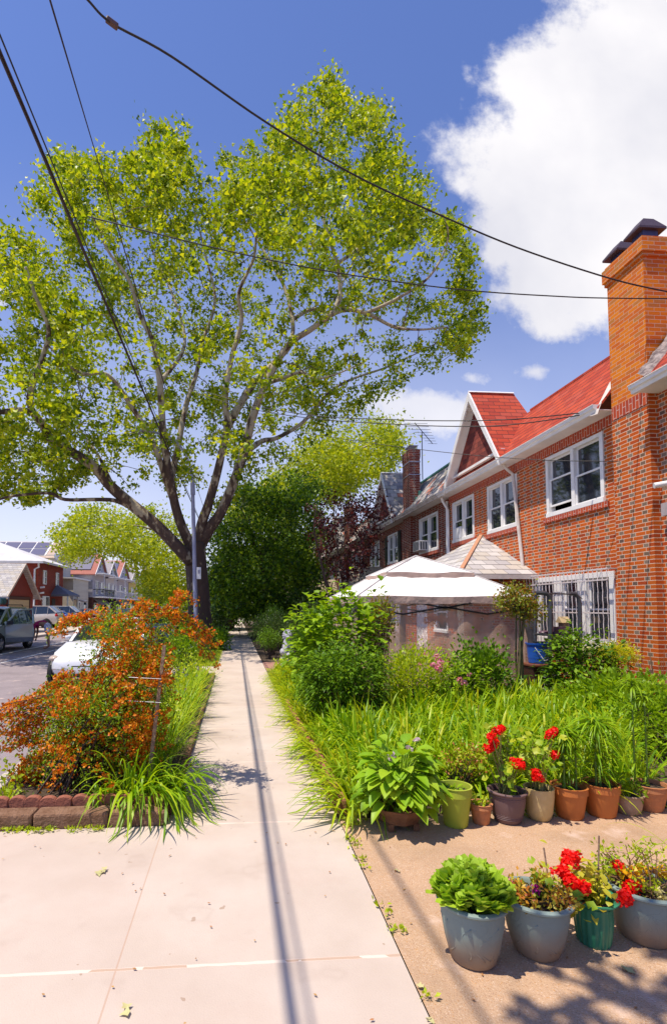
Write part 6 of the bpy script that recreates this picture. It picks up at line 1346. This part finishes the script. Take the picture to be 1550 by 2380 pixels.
def geranium(label,x,y,z,hgt,n,heads,ctr=None,gp=None):
    t=thing('geranium',label,'geranium',(x,y,z)); st=[];P=[]
    A=[];B_=[]
    for k in range(n):
        a=rng.uniform(0,2*PI); e=np.array([x+math.cos(a)*.13*rng.uniform(.2,1),y+math.sin(a)*.1,z+hgt*rng.uniform(.25,.95)]); A.append([x+rng.normal()*.03,y+rng.normal()*.03,z]);B_.append(e)
    for hx in heads: A.append([x+rng.normal()*.03,y,z]);B_.append(hx)
    V,Fc=sticks(A,B_,.006,.0035,5,bow=rng.normal(size=(len(A),3))*.015); npmesh('stems',V,Fc,pm('geranium_stem',(.2,.26,.06),(.3,.2,.08)),t)
    C=np.array(B_[:n]); C=np.repeat(C,9,0)+rng.normal(size=(n*9,3))*[.045,.045,.045]; C[:,2]=np.maximum(C[:,2],z+.01)
    # rounded leaves, nearly discs with a dip
    m=len(C); nrm=norm_rows(rand_dirs(m,1.1)+[0,-.5,0]); a1=norm_rows(np.cross(nrm,rand_dirs(m))); a2=np.cross(nrm,a1); rr=.024*rng.uniform(.6,1.25,m)[:,None]; V=[C]
    for k in range(9):
        th=.25+k*(2*PI-.5)/8; w_=1+.12*math.cos(k*PI); V.append(C+(a1*math.cos(th)+a2*math.sin(th))*rr*w_+nrm*rr*(.25+.1*math.sin(k*2)))
    V=np.stack(V,1).reshape(-1,3); b=np.arange(m)[:,None]*10; Fc=np.concatenate([b+[0,k,k+1] for k in range(1,9)],0); npmesh('leaves',V,Fc,leafm('geranium_leaf',[(.14,.26,.01),(.32,.48,.015),(.52,.56,.03)],trans=.4),t)
    redp=bpy.data.materials.get('red_petal') or leafm('red_petal',[(.85,.006,.004),(.95,.012,.006),(.9,.03,.02)],trans=.35)
    for hx in heads:
        q=np.array(hx)[None]+rng.normal(size=(5,3))*[.016,.012,.009]; florets(q,.022,36,redp,'flower_head',t,.017)
    return t
def lily(label,x,y,z,hgt,n=2,lm=None,nl=110,LL=.15,lean=(0,0)):
    t=thing('lily_plant',label,'lily',(x,y,z)); 
    for s in range(n):
        x0=x+rng.uniform(-.05,.05)*(n>1); y0=y+rng.uniform(-.03,.03); hh=hgt*rng.uniform(.85,1); top=np.array([x0+lean[0],y0+lean[1],z+hh]); MB().tube([(x0,y0,z),(top*.5+np.array([x0,y0,z])*.5),top],[.008,.007,.005],6).build('stem',pm('lily_stem',(.16,.26,.04)),t)
        u=np.linspace(.05,1,nl)**.8; P=np.array([x0,y0,z])+u[:,None]*(top-np.array([x0,y0,z])); a=rng.uniform(0,2*PI,nl); u=np.where(rng.uniform(0,1,nl)<.3,.9+.1*u,u); P=np.array([x0,y0,z])+u[:,None]*(top-np.array([x0,y0,z])); up=rng.uniform(0,.7,nl); D=np.stack([np.cos(a),np.sin(a),up+.15],1); V,Fc=blades(P,D,LL*(.65+.45*u)*rng.uniform(.7,1.15,nl),.017,rng.uniform(.3,1.,nl),4,'lance'); npmesh('leaves',V,Fc,lm or STRAP,t)
    return t
def relief(t,x,y,rb,rt,h,m):
    mb=MB()
    for k in range(7):
        a0=-PI/2+(k-3)*.55+.2; pts=[]
        for u in np.linspace(0,1,12):
            a=a0+.42*math.sin(u*4+k); z=h*(.2+.55*u); r=rb+(rt-rb)*min(1,(z/h)*1.05)+.0015; pts.append((x+r*math.cos(a),y+r*math.sin(a),z))
        mb.tube(pts,.0035,5)
    mb.build('relief_vine',m,t,smooth=True)
# row along the bed, left to right
bx=1.20; t=thing('planter_bowl','low brown wooden bowl on feet under the hosta at the front corner of the bed','planter',(bx,3.80,0))
MB().lathe([(0,.05),(.14,.05),(.2,.155),(.21,.165),(.195,.165),(.15,.12)],(bx,3.8,0),8).build('bowl',darkw,t); f=MB()
for k in range(4): f.box(bx+.13*math.cos(k*PI/2+.8)-.02,bx+.13*math.cos(k*PI/2+.8)+.02,3.8+.13*math.sin(k*PI/2+.8)-.02,3.8+.13*math.sin(k*PI/2+.8)+.02,.004,.055)
f.build('foot',darkw,t)
t=thing('hosta','large lime green hosta with broad pointed leaves overflowing its wooden bowl','hosta',(bx,3.8,.18))
n=190; a=np.where(rng.uniform(0,1,n)<.3,rng.uniform(-2.6,-.5,n),rng.uniform(0,2*PI,n)); el=rng.uniform(-.25,1.5,n); P=np.array([[bx,3.8,.2]])+np.stack([np.cos(a)*.07,np.sin(a)*.06,rng.uniform(0,.2,n)],1); E_=P+np.stack([np.cos(a)*.13*(1.3-el*.6),np.sin(a)*.12*(1.3-el*.6),.0+.13*el],1)
V,Fc=sticks(P,E_,.004,.003,4,bow=np.tile([[0,0,.03]],(n,1))); npmesh('leaf_stalks',V,Fc,GLIME,t)
D=np.stack([np.cos(a),np.sin(a)*.9,el*.55-.1],1); V,Fc=blades(E_,D,.135*rng.uniform(.7,1.2,n),.092*rng.uniform(.8,1.15,n),rng.uniform(.12,.55,n),7,'broad',.22); V[:,2]=np.maximum(V[:,2],.03); npmesh('foliage',V,Fc,leafm('hosta_leaf',[(.2,.4,.015),(.32,.54,.02),(.44,.62,.04)],trans=.4),t)
for k in range(3):
    x0,x1=bx+[-.02,.05,.12][k],bx+[-.03,.10,.16][k]; MB().tube([(x0,3.82,.2),(x1,3.85,.5+.05*k)],.003,4).build('flower_stalk',GLIME,t)
    florets([(x1,3.85,.49+.05*k)],.02,8,leafm('lilac%d'%k,[(.6,.42,.55),(.7,.55,.62)],trans=.3),'flower',t,.03)
t=thing('sedum','pale round leaved sedum at the left of the hosta bowl','sedum',(bx-.22,3.86,.1)); P=np.array([bx-.2,3.82,.17])+rng.normal(size=(110,3))*[.07,.06,.05]; V,Fc=blades(P,rand_dirs(110,.6),.055,.036,.1,4,'oval',.1); npmesh('foliage',V,Fc,GLIME,t)
yr=3.82
X_=lambda px,py=1925,Y=yr: at(px,py,Y)[0]
pot('lime green plastic pot, tallest at the left of the row beside the hosta',X_(1054),3.78,.115,.085,.285,lime,'band')
t=thing('seedling','dry leaves and a bent stalk in the lime green pot','plant',(X_(1054),3.78,.25)); P=np.array([X_(1054),3.78,.255])+rng.normal(size=(24,3))*[.045,.04,.01]; V,Fc=blades(P,rand_dirs(24,.2),.09,.03,.4,4,'lance'); npmesh('foliage',V,Fc,G1,t)
pot('small weathered terracotta pot between the lime pot and the plum brown pot',X_(1115),3.80,.078,.06,.145,terr2,'band')
t=thing('seedling','sparse green seedlings in the small terracotta pot','plant',(X_(1115),3.8,.13)); P=np.array([X_(1115),3.8,.15])+rng.normal(size=(60,3))*[.04,.035,.025]; V,Fc=leaves(P,rand_dirs(60,.6),.045,.024); npmesh('foliage',V,Fc,GY,t)
o=pot('ribbed plum brown pot holding tall red geraniums',X_(1180),3.82,.135,.095,.23,brownp,'rolled'); 
r_=MB()
for k in range(14):
    z=.035+k*.012; rr=.0975+(.128-.095)*(z/.23); r_.lathe([(rr,z),(rr+.0035,z+.004),(rr,z+.008)],(X_(1180),3.82,0),36)
r_.build('rib',brownp,o,smooth='auto')
geranium('tall red geranium with three flower heads in the plum brown pot',X_(1180),3.82,.2,.5,16,[at(1147,1728,3.8),at(1157,1700,3.85),at(1163,1692,3.8),at(1143,1712,3.75),at(1141,1738,3.78),at(1207,1778,3.72),at(1198,1772,3.75)])
pot('cream cylindrical pot streaked with leaf shadows, holding a red geranium',X_(1257),3.84,.108,.085,.235,cream,'cyl')
geranium('red geranium in the cream pot with one high round head',X_(1257),3.84,.21,.42,16,[at(1287,1702,3.85),at(1280,1706,3.85),at(1246,1800,3.72),at(1251,1806,3.72),at(1295,1757,3.8)])
pot('large smooth terracotta coloured pot, left of the matching pair',X_(1332),3.86,.128,.095,.235,terr,'band'); lily('bushy lily stems with drooping narrow leaves in the left of the terracotta pair',X_(1332),3.86,.2,.5,6,None,60,.15)
pot('large smooth terracotta coloured pot, right of the matching pair',X_(1411),3.88,.13,.1,.24,terr,'band'); lily('tall lily with a mop of narrow leaves in the right of the terracotta pair',X_(1405),3.88,.2,.56,2,None,150,.26)
pot('low beige pot with pink rim between the terracotta pots and the right edge',X_(1478),3.90,.108,.085,.15,pinkp,'rolled')
t=thing('seedling','small leafy cuttings in the low beige pot','plant',(X_(1478),3.9,.13)); P=np.array([X_(1478),3.9,.2])+rng.normal(size=(150,3))*[.06,.05,.06]; V,Fc=leaves(P,rand_dirs(150,.5),.05,.022); npmesh('foliage',V,Fc,G1,t)
pot('terracotta pot with a thick rim at the right edge of the row',X_(1542),3.95,.13,.09,.2,terr2,'band'); lily('dark green tall lily stalk with upswept leaves at the right edge',X_(1520),3.97,.17,.95,1,G1,130,.13); lily('second dark green lily stalk partly cut by the right edge',X_(1546),4.0,.17,.8,1,G1,110,.13)
t=thing('azalea','small azalea with faded brown flowers behind the small terracotta pot','azalea',(X_(1090),4.15,0)); cl=at(1080,1775,4.15)+rand_dirs(40,.2)*[.16,.12,.1]; V,Fc=sticks(np.tile([[X_(1090),4.15,.0]],(40,1)),cl,.005,.003); npmesh('stems',V,Fc,bark,t); P=np.repeat(cl,16,0)+rng.normal(size=(640,3))*.03; V,Fc=leaves(P,rand_dirs(640,.5),.035,.016); npmesh('foliage',V,Fc,GY,t); P=np.repeat(cl,9,0)+rng.normal(size=(360,3))*.03+[0,0,.02]; V,Fc=leaves(P,rand_dirs(360),.025,.016); npmesh('blossom',V,Fc,leafm('faded',[(.36,.13,.03),(.5,.22,.05)],trans=.2),t)
# long arching leaves leaning over the pots
t=thing('daylily_clump','long arching strap leaves leaning over the beige pot from behind','daylily',(3.0,4.1,0)); tuft([(2.85,4.1,.0),(3.05,4.15,0)],22,.62,.02,STRAPY,'foliage',t,.06,.6,(.4,.9),seg=8,dirbias=(.2,-.3,0))
# front group
def fx(px,Y): return at(px,2230,Y)[0]
FP1=pot('blue grey relief pot full of lime green sedum, leftmost of the front group',1.085,2.37,.148,.1,.27,bgs,'rolled',56)
relief(FP1,1.085,2.37,.1,.145,.27,bgs)
t=thing('sedum','thick lime green fleshy leaved sedum mounded over the leftmost blue grey pot','sedum',(1.085,2.37,.25))
hn=150; cen=np.array([1.085,2.37,.2]); d=rand_dirs(hn,.9); d[:,2]=np.maximum(d[:,2],.12); hp=cen+[0,0,.07]+d*[.165,.15,.115]; V,Fc=sticks(np.tile(cen,(hn,1)),hp,.005,.004); npmesh('stems',V,Fc,GLIME,t)
P=np.repeat(hp,7,0)-np.repeat(d,7,0)*rng.uniform(0,.04,(hn*7,1)); D=norm_rows(np.repeat(d,7,0)*.6+rand_dirs(hn*7,.9)); V,Fc=blades(P,D,.056*rng.uniform(.7,1.2,len(P)),.04*rng.uniform(.8,1.2,len(P)),.0,5,'oval',.15); npmesh('foliage',V,Fc,GLIME,t)
florets([at(1108,2018,2.5),at(1118,2012,2.5),at(1130,2014,2.52),at(1185,2048,2.5)],.014,14,pink,'blossom',t,.016)
FP2=pot('blue grey pot with sparse yellow and red foliage, second of the front group',1.405,2.40,.155,.1,.255,bgs,'rolled',56)
relief(FP2,1.405,2.4,.1,.152,.255,bgs)
t=thing('azalea','straggly yellow and red leaved azalea with a few magenta flowers in the second front pot','azalea',(1.405,2.4,.22)); cl=np.array([1.43,2.38,.27])+rand_dirs(46,.0)*[.13,.1,.05]; V,Fc=sticks(np.tile([[1.4,2.4,.215]],(46,1)),cl,.004,.0025); npmesh('stems',V,Fc,bark,t); P=np.repeat(cl,17,0)+rng.normal(size=(46*17,3))*.021; V,Fc=leaves(P,rand_dirs(len(P),.5),.027,.013); npmesh('foliage',V,Fc,leafm('gold_red_leaf',[(.42,.08,.02),(.6,.3,.03),(.62,.52,.05),(.4,.46,.05)],trans=.3),t); florets([at(1243,2063,2.4),at(1246,2072,2.4),at(1275,2078,2.42)],.01,14,leafm('magenta_petal',[(.6,.02,.4),(.7,.05,.45)],trans=.3),'blossom',t,.018)
geranium('red geranium between the second blue grey pot and the green ribbed pot',1.56,2.47,.16,.17,5,[at(1325,2000,2.5),at(1318,2010,2.48),at(1328,1990,2.5),at(1308,2028,2.42),at(1320,2040,2.4),at(1336,2052,2.38),at(1345,2058,2.38)])
pot('small emerald green ribbed pot with a wide flared rim, in the front group',1.715,2.44,.095,.072,.215,greenp,'flute')
t=thing('coleus','bright yellow leaved plant in the green ribbed pot','plant',(1.715,2.44,.2)); P=np.array([1.69,2.44,.27])+rng.normal(size=(150,3))*[.055,.05,.05]; V,Fc=blades(P,rand_dirs(150,.4),.045*rng.uniform(.6,1.2,150),.032,.3,3,'oval'); npmesh('foliage',V,Fc,leafm('yellow_leaf',[(.5,.48,.04),(.66,.58,.05),(.42,.46,.05)],trans=.4),t); V,Fc=sticks(np.tile([[1.715,2.44,.19]],(30,1)),P[:30],.003,.002); npmesh('stems',V,Fc,GY,t)
pot('wide blue grey pot cut by the right edge of the picture, behind the green pot',1.995,2.46,.165,.115,.25,bgs,'rolled',56)
t=thing('pansy','yellow pansies and straggly brown stems in the pot at the right edge','pansy',(1.98,2.46,.22)); cl=np.array([1.97,2.47,.33])+rand_dirs(60,.1)*[.17,.13,.09]; V,Fc=sticks(np.tile([[1.97,2.46,.215]],(60,1))+rng.normal(size=(60,3))*[.05,.04,0],cl,.003,.002,bow=rng.normal(size=(60,3))*.015); npmesh('stems',V,Fc,pm('brown_stem',(.25,.14,.07)),t); P=np.repeat(cl,8,0)+rng.normal(size=(480,3))*.022; V,Fc=leaves(P,rand_dirs(480,.5),.024,.012); npmesh('foliage',V,Fc,GY,t)
florets([at(1470,2030,2.45),at(1490,2022,2.5),at(1478,2045,2.45),at(1515,2030,2.5),at(1540,2028,2.5),at(1455,2035,2.45)],.02,26,leafm('yellow_petal',[(.8,.45,.01),(.85,.55,.02)],trans=.3),'blossom',t,.027); florets([at(1530,2075,2.36),at(1540,2095,2.34)],.014,14,leafm('pale_petal',[(.8,.72,.3),(.85,.8,.4)],trans=.3),'blossom',t,.022)
geranium('red geranium heads hanging between the green pot and the right edge pot',1.84,2.5,.18,.1,4,[at(1437,2017,2.5),at(1472,2065,2.42),at(1466,2060,2.42),at(1455,2082,2.38),at(1450,2088,2.38)])
for k,(a,b_) in enumerate((((1263,1970,2.5),(1276,2060,2.45)),((1391,1942,2.47),(1388,2100,2.45)))):
    o=MB().tube([at(*b_)-np.array([0,0,.06]),at(*b_),at(*a)],.0042,5).build('plant_stake',wood); tag(o,['thin dark stick standing in the second front pot','taller thin stick standing in the green ribbed pot'][k],'stake')
t=thing('daylily_clump','few long strap leaves bending in from the right edge over the front pavement','daylily',(2.75,3.0,0)); tuft([(2.72,3.0,.05)],14,.6,.012,STRAPY,'foliage',t,.05,.9,(.4,.9),seg=8,dirbias=(-.6,-.3,0))
# wild stems at the far right below the chimney
t=thing('bare_shrub','bunch of bare brown stems against the chimney foot at the right edge','shrub',(at(1530,1580,7.0)[0],7.0,0)); c=np.array([at(1532,1600,7.0)[0],7.0,0.]); B_=c+np.stack([rng.uniform(-.22,.3,26),rng.uniform(-.1,.1,26),rng.uniform(.5,1.0,26)],1); V,Fc=sticks(np.tile(c,(26,1)),B_,.006,.003); npmesh('stems',V,Fc,pm('bare_stem',(.28,.15,.08)),t)
# a limb of the next street tree hangs over the photographer, above the frame; it throws the soft shade on the pavement corner
t=thing('street_tree','street tree standing behind the camera, its limb shading the near pavement corner','tree',(-1.6,-3.2,0))
MB().tube(smooth_path([(-1.6,-3.2,-.1),(-1.55,-3.1,2.5),(-1.4,-2.4,4.6),(-1.1,-.8,6.2),(-.9,.9,6.9)],5),[.2]*6+[.17]*5+[.12]*5+[.06]*5,8).build('trunk',bark,t,smooth=True)
cl=np.array([(-1.0,.9,6.9),(-.75,1.05,6.7),(-.5,1.1,6.8),(-1.2,.95,6.7),(-.3,1.1,6.9),(-1.5,-1,6.6),(-2,-2,6.8),(-1.3,-2.2,6.9)]); P=np.repeat(cl,26,0)+rng.normal(size=(len(cl)*26,3))*.16; V,Fc=lobed(P,rand_dirs(len(P),.1),.14); npmesh('crown',V,Fc,leafmain,t)
for o in sc.objects:
    l=o.get('label')
    if l and len(l.split())>16: print('LONG',len(l.split()),o.name,'|',l)
